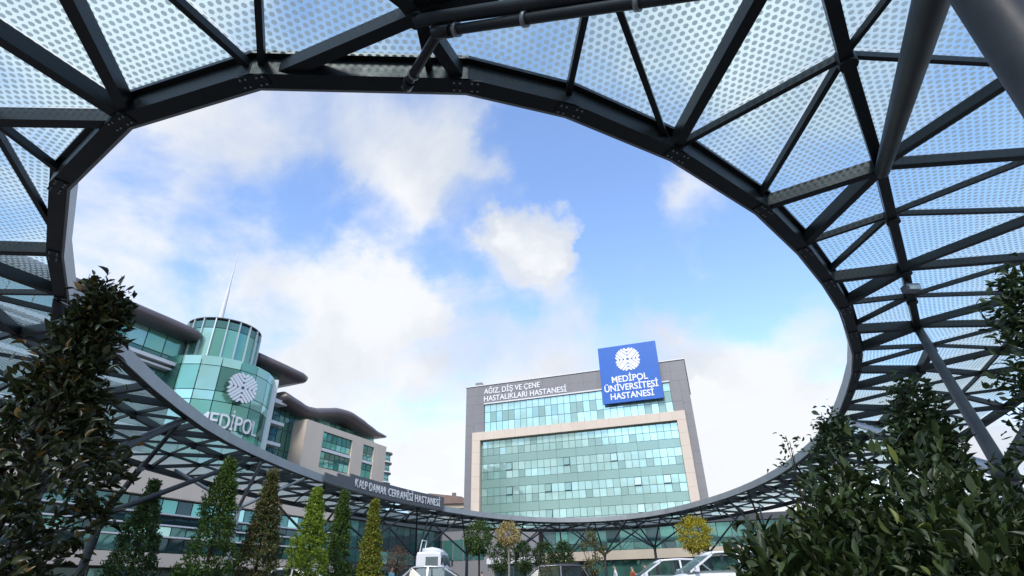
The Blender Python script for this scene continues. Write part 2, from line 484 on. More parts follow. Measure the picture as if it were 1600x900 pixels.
def unit_tube(mat, n=14, taper=1.0):
    k = ('tube', mat, n, taper)
    if k not in _cache:
        v, f = [], []
        for i in range(n):
            a = 2 * math.pi * i / n
            v += [(-.5, math.cos(a), math.sin(a)), (.5, math.cos(a) * taper, math.sin(a) * taper)]
        for i in range(n):
            j = (i + 1) % n
            f.append((2 * i, 2 * j, 2 * j + 1, 2 * i + 1))
        nq = len(f)
        f.append(tuple(2 * i for i in range(n))[::-1]); f.append(tuple(2 * i + 1 for i in range(n)))
        me = mesh_from('tube_' + mat, v, f, mat)
        for i in range(nq):
            me.polygons[i].use_smooth = True
        _cache[k] = me
    return _cache[k]

def axis_matrix(a, b, up=(0, 0, 1)):
    a, b = Vector(a), Vector(b)
    x = (b - a).normalized()
    y = Vector(up).cross(x)
    if y.length < 1e-4:
        y = Vector((0, 1, 0)).cross(x)
    y.normalize()
    z = x.cross(y)
    m = Matrix((x, y, z)).transposed().to_4x4()
    m.translation = (a + b) / 2
    return m, (b - a).length

def beam(name, a, b, w, h, mat, parent, drop=0.0):
    """rectangular bar from a to b, its top 'drop' below the line"""
    m, l = axis_matrix(a, b)
    M = m @ Matrix.Translation((0, 0, -drop - h / 2)) @ Matrix.Diagonal((l, w, h, 1))
    return obj(name, unit_box(mat), parent, M)

def tube(name, a, b, r, mat, parent, taper=1.0, n=14):
    m, l = axis_matrix(a, b)
    return obj(name, unit_tube(mat, n, taper), parent, m @ Matrix.Diagonal((l, r, r, 1)))

def box(name, c, s, mat, parent, F=Matrix.Identity(4), rot=None):
    M = F @ Matrix.Translation(c)
    if rot is not None: M = M @ rot
    return obj(name, unit_box(mat), parent, M @ Matrix.Diagonal((*s, 1)))

def prism(name, poly, y0, y1, mat, parent, F=Matrix.Identity(4), smooth=False):
    """polygon in local x,z swept from y0 to y1"""
    n = len(poly)
    v = [(p[0], y0, p[1]) for p in poly] + [(p[0], y1, p[1]) for p in poly]
    f = [tuple(range(n)), tuple(range(2 * n - 1, n - 1, -1))]
    f += [(i, n + i, n + (i + 1) % n, (i + 1) % n) for i in range(n)]
    me = mesh_from(name, v, f, mat)
    bm = bmesh.new(); bm.from_mesh(me); bmesh.ops.recalc_face_normals(bm, faces=bm.faces); bm.to_mesh(me); bm.free()
    return obj(name, me, parent, F)

def text_mesh(body, size, depth, mat, bold=0.0, align='CENTER', stretch=1.0, spacing=1.0):
    c = bpy.data.curves.new('lettering', 'FONT')
    c.body = body; c.size = size; c.extrude = depth; c.offset = bold
    c.align_x = align; c.space_character = spacing
    o = bpy.data.objects.new('lettering_tmp', c)
    col.objects.link(o)
    dg = bpy.context.evaluated_depsgraph_get()
    me = bpy.data.meshes.new_from_object(o.evaluated_get(dg))
    col.objects.unlink(o); bpy.data.objects.remove(o); bpy.data.curves.remove(c)
    me.transform(Matrix.Diagonal((stretch, 1, 1, 1)))
    me.materials.clear(); me.materials.append(MATS[mat])
    return me

def text_width(me):
    xs = [v.co.x for v in me.vertices]
    return max(xs) - min(xs)

STAND = Matrix.Rotation(math.pi / 2, 4, 'X')      # lays text in local x,z facing -y

def lettering(name, body, cx, y, z, width, height, mat, parent, F, bold=0.0, depth=0.06):
    me = text_mesh(body, 1.0, 0.05, mat, bold)
    xs = [v.co.x for v in me.vertices]; ys = [v.co.y for v in me.vertices]
    w = max(xs) - min(xs)
    cap = 0.69
    me.transform(Matrix.Translation((-(max(xs) + min(xs)) / 2, 0, 0)))
    me.transform(Matrix.Diagonal((width / w, height / cap, depth / 0.1, 1)))
    return obj(name, me, parent, F @ Matrix.Translation((cx, y, z)) @ STAND)

def smoothstep(a, b, x):
    t = min(1, max(0, (x - a) / (b - a)))
    return t * t * (3 - 2 * t)

def ground_z(y):
    return 0.8 * smoothstep(8, 19, y)

# ------------------------------------------------------------------ ground
def build_ground():
    xs = [-900, -300, -120, -60, -30, -15, -5, 5, 15, 30, 60, 120, 300, 900]
    ys = [-900, -200, -60, -20, 0, 5] + [8 + i for i in range(12)] + [22, 30, 45, 60, 75, 120, 300, 900, 2500]
    v = [(x, y, ground_z(y)) for y in ys for x in xs]
    nx = len(xs)
    f = [(j * nx + i, j * nx + i + 1, (j + 1) * nx + i + 1, (j + 1) * nx + i) for j in range(len(ys) - 1) for i in range(nx - 1)]
    tag(obj('ground', mesh_from('ground', v, f, 'paving', True)), kind='structure')
    # drive that crosses the plaza behind the row of trees
    def sheet(name, x0, x1, y0, y1, dz, mat):
        yy = [y0 + (y1 - y0) * i / 24 for i in range(25)]
        v = [(x, y, ground_z(y) + dz) for y in yy for x in (x0, x1)]
        f = [(2 * i, 2 * i + 1, 2 * i + 3, 2 * i + 2) for i in range(24)]
        return tag(obj(name, mesh_from(name, v, f, mat)), kind='structure')
    sheet('road', -60, 60, 21.0, 45.0, 0.004, 'asphalt')
    for y0 in (20.8, 45.0):
        k = tag(box('kerb', (0, y0 + 0.1, ground_z(y0) + 0.05), (120, 0.2, 0.12), 'kerb', None), kind='structure')
    pm = tag(obj('parking_markings', None), kind='structure')
    for i in range(14):
        x = -18 + 3.0 * i
        box('marking_line', (x, 27.5, 0.8 + 0.009), (0.12, 5.0, 0.002), 'road_paint', pm)
    # planting beds
    for nm, x0, x1, y0, y1 in (('planting_bed', 1.0, 7.0, 2.2, 7.0), ('planting_bed', -6.5, -2.2, 3.2, 7.0), ('planting_bed', -17.5, -6.0, 20.0, 20.6)):
        v, f = [], []
        n = 8
        for j in range(n + 1):
            for i in range(n + 1):
                x = x0 + (x1 - x0) * i / n; y = y0 + (y1 - y0) * j / n
                v.append((x, y, ground_z(y) + 0.02 + 0.08 * math.sin(math.pi * i / n) * math.sin(math.pi * j / n)))
        f = [(j * (n + 1) + i, j * (n + 1) + i + 1, (j + 1) * (n + 1) + i + 1, (j + 1) * (n + 1) + i) for j in range(n) for i in range(n)]
        tag(obj(nm, mesh_from(nm, v, f, 'soil', True)), kind='structure')

build_ground()

# ------------------------------------------------------------------ the canopy: a triangulated glass ring round an oval opening
NEAR_RIM = [(-10.66, 12.43), (-10.22, 10.99), (-9.01, 9.14), (-7.41, 7.09), (-5.53, 5.75), (-3.36, 5.09), (-0.58, 5.24), (0.84, 5.70), (2.61, 6.67),
            (4.55, 8.16), (5.98, 9.60), (7.15, 10.95), (8.25, 12.35), (9.25, 13.85), (10.22, 15.39), (11.08, 17.05), (11.97, 19.08)]
FAR_RIM = [(11.97, 19.08), (13.30, 22.4), (14.6, 26.2), (15.6, 30.6), (16.4, 36.0), (16.5, 41.5), (15.9, 47.0), (14.2, 53.2), (11.46, 57.6), (8.0, 59.6), (4.5, 59.6),
           (1.0, 58.0), (-2.8, 54.4), (-6.2, 49.3), (-8.9, 44.0), (-10.9, 38.5), (-12.1, 32.9), (-12.7, 27.5), (-12.75, 23.6), (-12.4, 20.2), (-11.6, 15.9), (-10.66, 12.43)]
Z_RIM = 7.2

def catmull(pts, per=12):
    out = []
    P = [Vector((*p, 0)) for p in pts]
    P = [P[0] * 2 - P[1]] + P + [P[-1] * 2 - P[-2]]
    for i in range(1, len(P) - 2):
        for k in range(per):
            t = k / per
            a, b, c, d = P[i - 1], P[i], P[i + 1], P[i + 2]
            out.append(0.5 * ((2 * b) + (c - a) * t + (2 * a - 5 * b + 4 * c - d) * t * t + (3 * b - a - 3 * c + d) * t ** 3))
    out.append(P[-2])
    return out

def resample(poly, n):
    L = [0]
    for a, b in zip(poly, poly[1:]):
        L.append(L[-1] + (b - a).length)
    res = []
    for k in range(n + 1):
        s = L[-1] * k / n
        i = max(0, min(len(L) - 2, next((j for j, l in enumerate(L) if l >= s), 1) - 1))
        t = (s - L[i]) / max(1e-6, L[i + 1] - L[i])
        res.append(poly[i].lerp(poly[i + 1], t))
    return res

far = resample(catmull(FAR_RIM), 42)
RIM = [Vector((*p, 0)) for p in NEAR_RIM] + far[1:-1]
NR = len(RIM)                                # runs clockwise seen from above: left, near, right, far

def smooth_loop(P, it):
    for _ in range(it):
        P = [(P[i - 1] + P[i] * 2 + P[(i + 1) % len(P)]) / 4 for i in range(len(P))]
    return P

SM = smooth_loop(RIM, 4)
def outward(i):
    t = (SM[(i + 1) % NR] - SM[i - 1]).normalized()
    n = Vector((t.y, -t.x, 0))
    return n
# make sure it points away from the middle of the opening
CEN = sum(RIM, Vector()) / NR
if outward(5).dot(RIM[5] - CEN) < 0:
    _ow = outward
    def outward(i): return -_ow(i)

def rim_param(p):
    best = (1e9, 0)
    for i in range(NR):
        a, b = RIM[i], RIM[(i + 1) % NR]
        t = max(0, min(1, (p - a).dot(b - a) / (b - a).length_squared))
        d = (a.lerp(b, t) - p).length
        if d < best[0]: best = (d, i + t)
    return best[1]

def half_ring(d):
    out = []
    for i in range(NR):
        m = (RIM[i] + RIM[(i + 1) % NR]) / 2
        n = (outward(i) + outward((i + 1) % NR)).normalized()
        out.append((i + 0.5, m + n * d))
    return out

def full_ring(d):
    return [(float(i), RIM[i] + outward(i) * d) for i in range(NR)]

# first inner ring: nodes near the camera at their own places, the rest regular
R1_NEAR = [(2.9, (-7.62, 5.65), 1), (4.1, (-7.03, 2.93), 1), (4.4, (-4.73, 2.33), 1), (5.3, (-2.25, 2.07), 0), (5.6, (-1.09, 4.16), 1), (7.4, (1.04, 3.51), 0), (8.2, (3.15, 3.06), 1),
           (8.5, (4.53, 4.93), 0), (9.5, (6.25, 7.12), 1), (10.5, (7.31, 8.56), 0), (11.5, (8.80, 10.56), 1), (12.5, (9.85, 12.0), 0), (13.5, (11.07, 13.67), 1)]
ring1 = [(t, Vector((*p, 0)), h) for t, p, h in R1_NEAR]
for t, p in half_ring(2.1):
    if t < 2.4 or t > 14.0:
        ring1.append((t, p, int(t - 0.5) % 2))
ring1.sort(key=lambda r: r[0])
ring2 = [(t, p, int(t) % 2) for t, p in full_ring(4.0)]
ring3 = [(t, p, int(t) % 2) for t, p in half_ring(5.7)]
ring0 = [(float(i), RIM[i], i % 2) for i in range(NR)]
ZR = [7.52, 7.52, 7.40, 7.12]
RINGS = [ring0, ring1, ring2, ring3]
for k, rg in enumerate(RINGS):
    for i, (t, p, h) in enumerate(rg):
        rg[i] = (t, Vector((p.x, p.y, ZR[k])), h)

def zipper(A, B):
    """triangle strip between two closed rings ordered by parameter; returns triangles and cross edges"""
    ev = sorted([(t, 0, i) for i, (t, p, h) in enumerate(A)] + [(t, 1, i) for i, (t, p, h) in enumerate(B)])
    ia = max((e for e in ev if e[1] == 0), key=lambda e: e[0])[2]
    ib = max((e for e in ev if e[1] == 1), key=lambda e: e[0])[2]
    tris, edges = [], []
    for t, s, i in ev:
        if s == 0:
            tris.append((('a', ia), ('a', i), ('b', ib))); ia = i
        else:
            tris.append((('a', ia), ('b', i), ('b', ib))); ib = i
        edges.append((ia, ib))
    return tris, edges

canopy = thing('canopy', 'dark steel and dotted glass ring canopy around an oval opening overhead', 'canopy', (3.2, 2.3, 0))

def pane_mesh(pts):
    a, b, c = pts
    cen = (a + b + c) / 3
    s = 0.985
    a, b, c = (cen + (q - cen) * s for q in (a, b, c))
    n = (b - a).cross(c - a).normalized()
    if n.z < 0: n = -n
    x = (b - a).normalized(); y = n.cross(x)
    th = 0.02
    v = [a, b, c, a + n * th, b + n * th, c + n * th]
    me = mesh_from('glass_pane', v, [(0, 1, 2)], 'frit_glass')
    # a single sheet: the printed dots sit on one face of the laminated glass
    uvl = me.uv_layers.new(name='UVMap')
    for li, l in enumerate(me.loops):
        q = Vector(me.vertices[l.vertex_index].co) - a
        uvl.data[li].uv = (q.dot(x), q.dot(y))
    return me

def build_canopy():
    rnd = random.Random(3)
    # rim: mitred box beams with an upstand fascia on the side of the opening
    def loop_offset(d):
        out = []
        for i in range(NR):
            a, b, c = RIM[i - 1], RIM[i], RIM[(i + 1) % NR]
            t1 = (b - a).normalized(); t2 = (c - b).normalized()
            o = outward(i)
            n1 = Vector((t1.y, -t1.x, 0)); n1 = n1 if n1.dot(o) > 0 else -n1
            n2 = Vector((t2.y, -t2.x, 0)); n2 = n2 if n2.dot(o) > 0 else -n2
            m = (n1 + n2).normalized()
            out.append(b + m * d / max(0.5, m.dot(n1)))
        return out

    def ring_solid(name, d0, d1, z0, z1, mat):
        A, B = loop_offset(d0), loop_offset(d1)
        for i in range(NR):
            j = (i + 1) % NR
            v = []
            for z in (z0, z1):
                for q in (A[i], A[j], B[j], B[i]):
                    v.append((q.x, q.y, z))
            f = [(0, 1, 2, 3), (7, 6, 5, 4), (0, 4, 5, 1), (1, 5, 6, 2), (2, 6, 7, 3), (3, 7, 4, 0)]
            me = mesh_from(name, v, f, mat)
            bm = bmesh.new(); bm.from_mesh(me); bmesh.ops.recalc_face_normals(bm, faces=bm.faces); bm.to_mesh(me); bm.free()
            obj(name, me, canopy)
    ring_solid('rim_beam', 0.0, 0.24, Z_RIM, Z_RIM + 0.30, 'steel')
    ring_solid('fascia_panel', -0.05, -0.002, Z_RIM + 0.012, Z_RIM + 0.44, 'fascia')
    ring_solid('rim_gutter', 0.10, 0.32, Z_RIM + 0.303, Z_RIM + 0.36, 'pipe_black')
    skip = {(6, 1)}
    drop = 0.02
    for k in range(3):
        A, B = RINGS[k], RINGS[k + 1]
        tris, edges = zipper(A, B)
        for tri in tris:
            pts = [(A if s == 'a' else B)[i][1] + Vector((0, 0, 0.06)) for s, i in tri]
            if (pts[1] - pts[0]).cross(pts[2] - pts[0]).length < 0.05: continue
            obj('glass_pane', pane_mesh(pts), canopy)
        for ia, ib in edges:
            a, b = A[ia][1], B[ib][1]
            heavy = B[ib][2] if k != 1 else A[ia][2]
            if k == 0 and (ia in (6, 7)) and abs(b.x + 1.09) < 0.02 and ia == 7: continue
            if k == 0 and ia == 6 and abs(b.x - 1.04) < 0.02: continue
            if k == 0 and ((ia == 5 and abs(b.x + 4.73) < .02) or (ia in (2, 3) and abs(b.x + 7.62) < .02)): heavy = 0
            if k == 0:
                a = a + (b - a).normalized() * 0.1
            j = rnd.uniform(0, 0.008)
            if heavy:
                beam('rafter_beam' if k == 0 else 'lattice_beam', a, b, 0.16 if k == 0 else 0.125, 0.24 if k == 0 else 0.17, 'steel', canopy, drop + j)
            else:
                beam('brace_bar' if k == 0 else 'lattice_bar', a, b, 0.085 if k == 0 else 0.065, 0.12 if k == 0 else 0.10, 'steel', canopy, drop + 0.01 + j)
        # chord of the outer ring of this strip
        nb = len(B)
        for i in range(nb):
            a, b = B[i][1], B[(i + 1) % nb][1]
            j = rnd.uniform(0, 0.008)
            if k == 0:
                beam('ring_beam', a, b, 0.16, 0.25, 'steel', canopy, drop + j)
            elif k == 1:
                beam('ring_bar', a, b, 0.075, 0.11, 'steel', canopy, drop + 0.01 + j)
            else:
                beam('edge_beam', a, b, 0.16, 0.28, 'steel', canopy, drop + j)
    # node plates
    for t, p, h in ring1:
        tube('node', p + Vector((0, 0, -0.31)), p + Vector((0, 0, -0.05)), 0.12, 'steel', canopy, n=10)
    for i in list(range(0, 17)) + [NR - 1, NR - 2]:
        p = RIM[i] + outward(i) * 0.12
        t = (SM[(i + 1) % NR] - SM[i - 1]).normalized()
        M = Matrix.Translation((p.x, p.y, Z_RIM - 0.008)) @ Matrix.Rotation(math.atan2(t.y, t.x), 4, 'Z')
        pl = obj('splice_plate', unit_box('steel'), canopy, M @ Matrix.Diagonal((0.42, 0.2, 0.016, 1)))
        for bx in (-.16, -.08, .08, .16):
            for by in (-.06, .06):
                q = M @ Vector((bx, by, -0.008))
                tube('bolt', q - Vector((0, 0, .018)), q, 0.016, 'galvanised', pl, 1.0, 6)
    # short post between rim and the near node
    beam('brace_bar', (-1.09, 4.16, 7.5), (-1.05, 5.3, 7.5), 0.08, 0.12, 'steel', canopy, 0.03)

build_canopy()

def column(base, head_z, targets, r_trunk=0.17, r_branch=0.10, mat='steel_tube', lean=(0, 0)):
    g = ground_z(base[1])
    foot = Vector((base[0] + lean[0], base[1] + lean[1], g))
    head = Vector((base[0], base[1], head_z))
    c = tube('column', foot, head, r_trunk, mat, canopy, 0.82, 18)
    tube('base_plate', foot, foot + Vector((0, 0, 0.05)), r_trunk * 2.0, mat, c)
    tube('column_head', head - Vector((0, 0, 0.15)), head + Vector((0, 0, 0.12)), r_trunk * 1.05, mat, c)
    for tx in targets:
        p = Vector(tx[:3]); r = tx[3] if len(tx) > 3 else r_branch
        d = (p - head).normalized()
        tube('branch', head, p, r, tx[4] if len(tx) > 4 else mat, c, 0.75)
        tube('branch_foot', p - d * 0.35, p + d * 0.02, r * 0.5, 'steel', c)
    return c

def ring_pt(t, d, z):
    i = int(t) % NR; f = t - int(t)
    p = RIM[i].lerp(RIM[(i + 1) % NR], f) + outward(i) * d
    return (p.x, p.y, z)

def build_columns():
    column((3.25, 2.3), 5.3, [(6.25, 7.12, 7.24, 0.15), (-1.09, 4.16, 7.22, 0.10), (9.0, 4.8, 7.2, 0.115), (2.6, -1.0, 7.0, 0.13)], 0.2)
    column((8.47, 9.9), 2.85, [(11.07, 13.67, 7.24, 0.13), (13.35, 22.5, 7.25, 0.12, 'galvanised'), (12.8, 9.6, 7.1, 0.12)], 0.19)
    column((-12.6, 15.0), 3.85, [(-10.35, 10.95, 7.22, 0.19), (-12.75, 20.7, 7.22, 0.17), (-16.6, 17.5, 7.1, 0.12), (-13.2, 9.6, 7.1, 0.12)], 0.2)
    column((-15.84, 22.3), 4.03, [(-12.75, 27.4, 7.22, 0.12), (-18.0, 27.0, 7.0, 0.10), (-17.6, 20.0, 7.0, 0.10), (-13.0, 20.9, 7.2, 0.11)], 0.17, lean=(-0.5, 0.4))
    column((-14.98, 31.3), 5.4, [(-12.4, 33.3, 7.22), (-13.0, 28.6, 7.22), (-18.1, 33.8, 7.0), (-17.6, 29.0, 7.0)], 0.15, mat='galvanised')
    # the far arc, one column every few bays
    ts = [rim_param(Vector((*p, 0))) for p in ((-10.9, 38.5), (-8.9, 44.0), (-6.2, 49.3), (-2.8, 54.4), (1.0, 58.0), (4.5, 59.6), (8.0, 59.6), (11.46, 57.6), (14.4, 52.6), (16.2, 45.0), (16.4, 36.0), (14.8, 27.0))]
    for i, t in enumerate(ts):
        b = ring_pt(t, 2.7, 0)
        hz = 4.3 + 0.5 * math.sin(i * 2.1)
        column(b[:2], hz, [ring_pt(t - 1.3, 0.3, 7.25), ring_pt(t + 1.3, 0.3, 7.25), ring_pt(t - 1.2, 4.6, 7.05), ring_pt(t + 1.2, 4.6, 7.05), ring_pt(t + 0.1, 0.2, 7.25)], 0.15, 0.085)

build_columns()

def build_pipes():
    p = thing('drain_pipe', 'black drain pipe clamped beside the canopy strut overhead', 'pipe', (-1.3, 5.0, 7.1))
    a = Vector((-0.78, 4.14, 6.98)); far_ = Vector((3.1, 2.32, 5.15)); low = Vector((-1.36, 5.05, 7.13))
    d = (far_ - a).normalized()
    tube('pipe_run', a, a + d * 3.6, 0.06, 'steel_tube', p)
    tube('pipe_drop', a + Vector((-0.02, 0, 0)), low, 0.062, 'pipe_black', p)
    tube('elbow', a - d * 0.09, a + d * 0.16, 0.085, 'pipe_black', p)
    for q in (0.22, 1.15, 2.4):
        tube('clamp', a + d * q, a + d * (q + 0.05), 0.085, 'galvanised', p)
    e = (low - a).normalized()
    tube('clamp', low - e * 0.27, low - e * 0.24, 0.078, 'galvanised', p)
    tube('pipe_end', low - e * 0.12, low + e * 0.02, 0.08, 'pipe_black', p)
    # small floodlight under the ring beam on the right
    l = thing('floodlight', 'small grey floodlight fixed under the canopy beam at right', 'floodlight', (9.0, 10.85, 7.0))
    box('housing', (9.0, 10.85, 7.02), (0.30, 0.22, 0.14), 'galvanised', l, Matrix.Identity(4))
    box('lens', (9.0, 10.73, 6.99), (0.24, 0.03, 0.10), 'lamp_clear', l)
    box('bracket', (9.0, 10.85, 7.15), (0.05, 0.05, 0.16), 'steel', l)

build_pipes()

def build_rim_sign():
    s = thing('canopy_sign', 'long dark grey sign board with silver letters along the canopy rim', 'sign', (-8.9, 44.0, 7.2))
    # follows the rim from (-11.4,35) to (-6.2,49.6)
    t0, t1 = rim_param(Vector((-11.75, 34.6, 0))), rim_param(Vector((-6.25, 49.2, 0)))
    n = 10
    pts = []
    for k in range(n + 1):
        p = ring_pt(t0 + (t1 - t0) * k / n, -0.10, 0)
        pts.append(Vector(p))
    if pts[0].y > pts[-1].y: pts.reverse()
    body = 'KALP DAMAR CERRAHİSİ HASTANESİ'
    zb, zt = 7.25, 8.3
    for i in range(n):
        a, b = pts[i], pts[i + 1]
        d = (b - a); nn = Vector((d.y, -d.x, 0)).normalized()
        M, l = axis_matrix(a, b)
        zlo = zb; zhi = 7.75 + (zt - 7.75) * smoothstep(0, 3, i + 0.5)
        box('sign_panel', (0, 0, (zlo + zhi) / 2), (l + 0.004, 0.09, zhi - zlo), 'sign_grey', s, M)
    # letters, one by one, walking along the board
    L = [0]
    for a, b in zip(pts, pts[1:]): L.append(L[-1] + (b - a).length)
    start, end = L[-1] * 0.24, L[-1] * 0.965
    glyph = []
    x = 0
    for ch in body:
        if ch == ' ':
            x += 0.36; continue
        me = text_mesh(ch, 1.0, 0.03, 'letter_metal', 0.012)
        xs = [v.co.x for v in me.vertices]
        w = max(xs) - min(xs)
        me.transform(Matrix.Translation((-(max(xs) + min(xs)) / 2, 0, 0)))
        glyph.append((me, x + w / 2, w)); x += w + 0.11
    tot = x
    sc = (end - start) / tot
    for me, gx, w in glyph:
        sp = start + gx * sc
        i = max(j for j in range(n) if L[j] <= sp)
        a, b = pts[i], pts[i + 1]
        M, l = axis_matrix(a, b)
        me.transform(Matrix.Diagonal((sc, 0.52 / 0.69, 1, 1)))
        obj('letter', me, s, M @ Matrix.Translation((sp - L[i] - l / 2, -0.075, 7.52)) @ STAND)

build_rim_sign()

# ------------------------------------------------------------------ buildings
def frame(A_rot, ox, oy):
    return Matrix.Translation((ox, oy, 0)) @ Matrix.Rotation(A_rot, 4, 'Z')

def pane_grid(parent, F, x0, x1, ncol, rows, y, name='window_pane', gap=0.07, seed=1, tilt=0.35):
    """rows: (z0, z1, chooser(rng) -> material); each pane is set into the grid with a trace of tilt"""
    rng = random.Random(seed)
    w = (x1 - x0) / ncol
    out = []
    for z0, z1, ch in rows:
        for i in range(ncol):
            m = ch(rng)
            rot = Matrix.Rotation(R(rng.gauss(0, tilt)), 4, 'X') @ Matrix.Rotation(R(rng.gauss(0, tilt)), 4, 'Z')
            out.append(box(name, (x0 + w * (i + .5), y, (z0 + z1) / 2), (w - gap, 0.04, z1 - z0 - gap), m, parent, F, rot))
    return out

def chooser(*opts):
    ms = [o[0] for o in opts]; ws = [o[1] for o in opts]
    return lambda rng: rng.choices(ms, ws)[0]

def emblem_mesh(Rr, depth, mat):
    v, f = [], []
    def bar(p, d, L, hw):
        n = (-d[1], d[0])
        ring = []
        for k in range(7):                       # rounded outer end
            a = math.pi * (k / 6 - .5)
            ring.append((p[0] + d[0] * (L - hw + hw * math.cos(a)) + n[0] * hw * math.sin(a), p[1] + d[1] * (L - hw + hw * math.cos(a)) + n[1] * hw * math.sin(a)))
        ring += [(p[0] + n[0] * hw, p[1] + n[1] * hw), (p[0] - n[0] * hw, p[1] - n[1] * hw)]
        b = len(v); k = len(ring)
        jit = 0.004 * (b % 5)
        v.extend([(q[0], -depth - jit, q[1]) for q in ring]); v.extend([(q[0], 0, q[1]) for q in ring])
        f.append(tuple(range(b, b + k)))
        f.extend([(b + i, b + (i + 1) % k, b + k + (i + 1) % k, b + k + i) for i in range(k)])
    for q in range(4):
        a = q * math.pi / 2
        ca, sa = math.cos(a), math.sin(a)
        rt = lambda p: (p[0] * ca - p[1] * sa, p[0] * sa + p[1] * ca)
        for d0, reach in ((0.125, 0.98), (0.40, 0.98), (0.67, 0.94)):
            s = math.sqrt(.5)
            L = -d0 * s + math.sqrt(reach ** 2 - d0 * d0 * s * s)
            for sx in (-1, 1):
                p = rt((0, d0)); d = rt((sx * s, s))
                bar((p[0] * Rr, p[1] * Rr), d, L * Rr, 0.079 * Rr)
    me = mesh_from('emblem', v, f, mat)
    bm = bmesh.new(); bm.from_mesh(me); bmesh.ops.recalc_face_normals(bm, faces=bm.faces); bm.to_mesh(me); bm.free()
    return me

# ---- right: ten storey block with cream frame
A1 = R(18.5)
E1 = Vector((math.sin(A1), math.cos(A1), 0))
F1 = frame(-A1, *(E1 * 80.96).xy)

def build_right_block():
    t = thing('hospital_block', 'tall grey hospital block with cream framed teal glass facade', 'building', (F1 @ Vector((-18, 0, 0.8))))
    B = lambda nm, x0, x1, y0, y1, z0, z1, m: box(nm, ((x0 + x1) / 2, (y0 + y1) / 2, (z0 + z1) / 2), (x1 - x0, y1 - y0, z1 - z0), m, t, F1)
    B('core', -35.4, -0.3, 0.36, 18, 0.5, 31.0, 'grey_clad')
    rng = random.Random(77)
    def panels(nm, x0, x1, y0, y1, z0, z1, nx, nz, m):
        """facing built of separate panels with open joints"""
        for i in range(nx):
            for k in range(nz):
                xa = x0 + (x1 - x0) * i / nx; xb = x0 + (x1 - x0) * (i + 1) / nx
                za = z0 + (z1 - z0) * k / nz; zb_ = z0 + (z1 - z0) * (k + 1) / nz
                B(nm, xa + .007, xb - .007, y0 + rng.uniform(0, .012), y1, za + .007, zb_ - .007, m)
    panels('cladding_panel', -35.5, -0.2, 0.0, 0.355, 28.05, 31.15, 16, 2, 'grey_clad')
    panels('cladding_panel', -35.5, -34.1, 0.0, 0.355, 4.0, 28.047, 1, 14, 'grey_clad')
    panels('cladding_panel', -34.097, -32.3, 0.0, 0.355, 23.42, 28.047, 1, 3, 'grey_clad')
    panels('cladding_panel', -1.33, -0.2, 0.0, 0.355, 4.0, 28.047, 1, 14, 'grey_clad')
    panels('cladding_panel', -2.8, -1.333, 0.0, 0.355, 23.42, 28.047, 1, 3, 'grey_clad')
    B('coping', -35.6, -0.1, -0.12, 18.1, 31.153, 31.32, 'white_trim')
    B('window_trim', -32.3, -2.8, -0.1, 0.2, 27.95, 28.15, 'white_trim')
    for x0, x1, z0, z1 in ((-34.1, -1.33, 22.1, 23.4), (-34.1, -32.75, 0.5, 22.097), (-2.6, -1.33, 0.5, 22.097)):
        panels('frame_panel', x0, x1, -0.55, 0.34, max(z0, 4.0), z1, 18 if x1 - x0 > 5 else 1, 1 if x1 - x0 > 5 else 10, 'cream')
    B('curtain_wall_grid', -32.74, -2.61, 0.26, 0.35, 4.0, 22.09, 'mullion')
    B('curtain_wall_grid', -32.29, -2.81, 0.26, 0.35, 23.43, 27.94, 'mullion')
    vis = chooser(('glass_teal', 4), ('glass_teal_light', 6), ('glass_teal_dark', 0.2))
    vis2 = chooser(('glass_teal', 4), ('glass_teal_light', 3), ('spandrel', 1.2))
    sp = chooser(('spandrel', 1))
    for k in range(5):
        zt = 22.06 - 3.55 * k
        pane_grid(t, F1, -32.7, -2.65, 30, [(zt - 1.2, zt, vis)], 0.235, 'window_pane', seed=10 + k)
        pane_grid(t, F1, -32.7, -2.65, 30, [(zt - 2.32, zt - 1.2, vis2)], 0.235, 'lower_pane', seed=20 + k)
        pane_grid(t, F1, -32.7, -2.65, 10, [(zt - 3.55, zt - 2.32, sp)], 0.235, 'spandrel_panel', 0.04, seed=30 + k, tilt=0.1)
    pane_grid(t, F1, -32.27, -2.83, 29, [(26.65, 27.93, vis)], 0.235, 'window_pane', seed=41)
    pane_grid(t, F1, -32.27, -2.83, 29, [(25.0, 26.65, chooser(('spandrel', 3), ('glass_teal', 3), ('glass_teal_dark', 1)))], 0.235, 'attic_pane', seed=42)
    pane_grid(t, F1, -32.27, -2.83, 29, [(23.45, 25.0, vis2)], 0.235, 'attic_pane', seed=43)
    # windows pushed open at the bottom
    w = 30.05 / 30
    for c, k in ((4, 1), (13, 1), (20, 1), (4, 2), (10, 2), (13, 2), (23, 2), (27, 2), (10, 3), (23, 3)):
        zt = 22.06 - 3.55 * k
        x = -32.7 + w * (c + .5)
        M = Matrix.Rotation(R(-6 - (c % 4) * 2), 4, 'X')
        Fo = F1 @ Matrix.Translation((x, 0.19, zt - 0.05)) @ M
        s = obj('open_sash', unit_box('frame_dark'), t, Fo @ Matrix.Translation((0, 0, -0.56)) @ Matrix.Diagonal((w - 0.02, 0.05, 1.12, 1)))
        obj('sash_pane', unit_box(('glass_teal', 'glass_teal_dark', 'glass_teal_light')[c % 3]), s, Fo @ Matrix.Translation((0, -0.03, -0.56)) @ Matrix.Diagonal((w - 0.14, 0.03, 1.0, 1)))
    # plant on the roof
    B('roof_plant', -34.3, -33.2, 1.0, 2.2, 31.32, 32.2, 'grey_clad')
    # letters on the attic
    lettering('lettering', 'AĞIZ, DİŞ VE ÇENE', -27.5, -0.05, 29.68, 9.6, 0.88, 'sign_white', t, F1, 0.012)
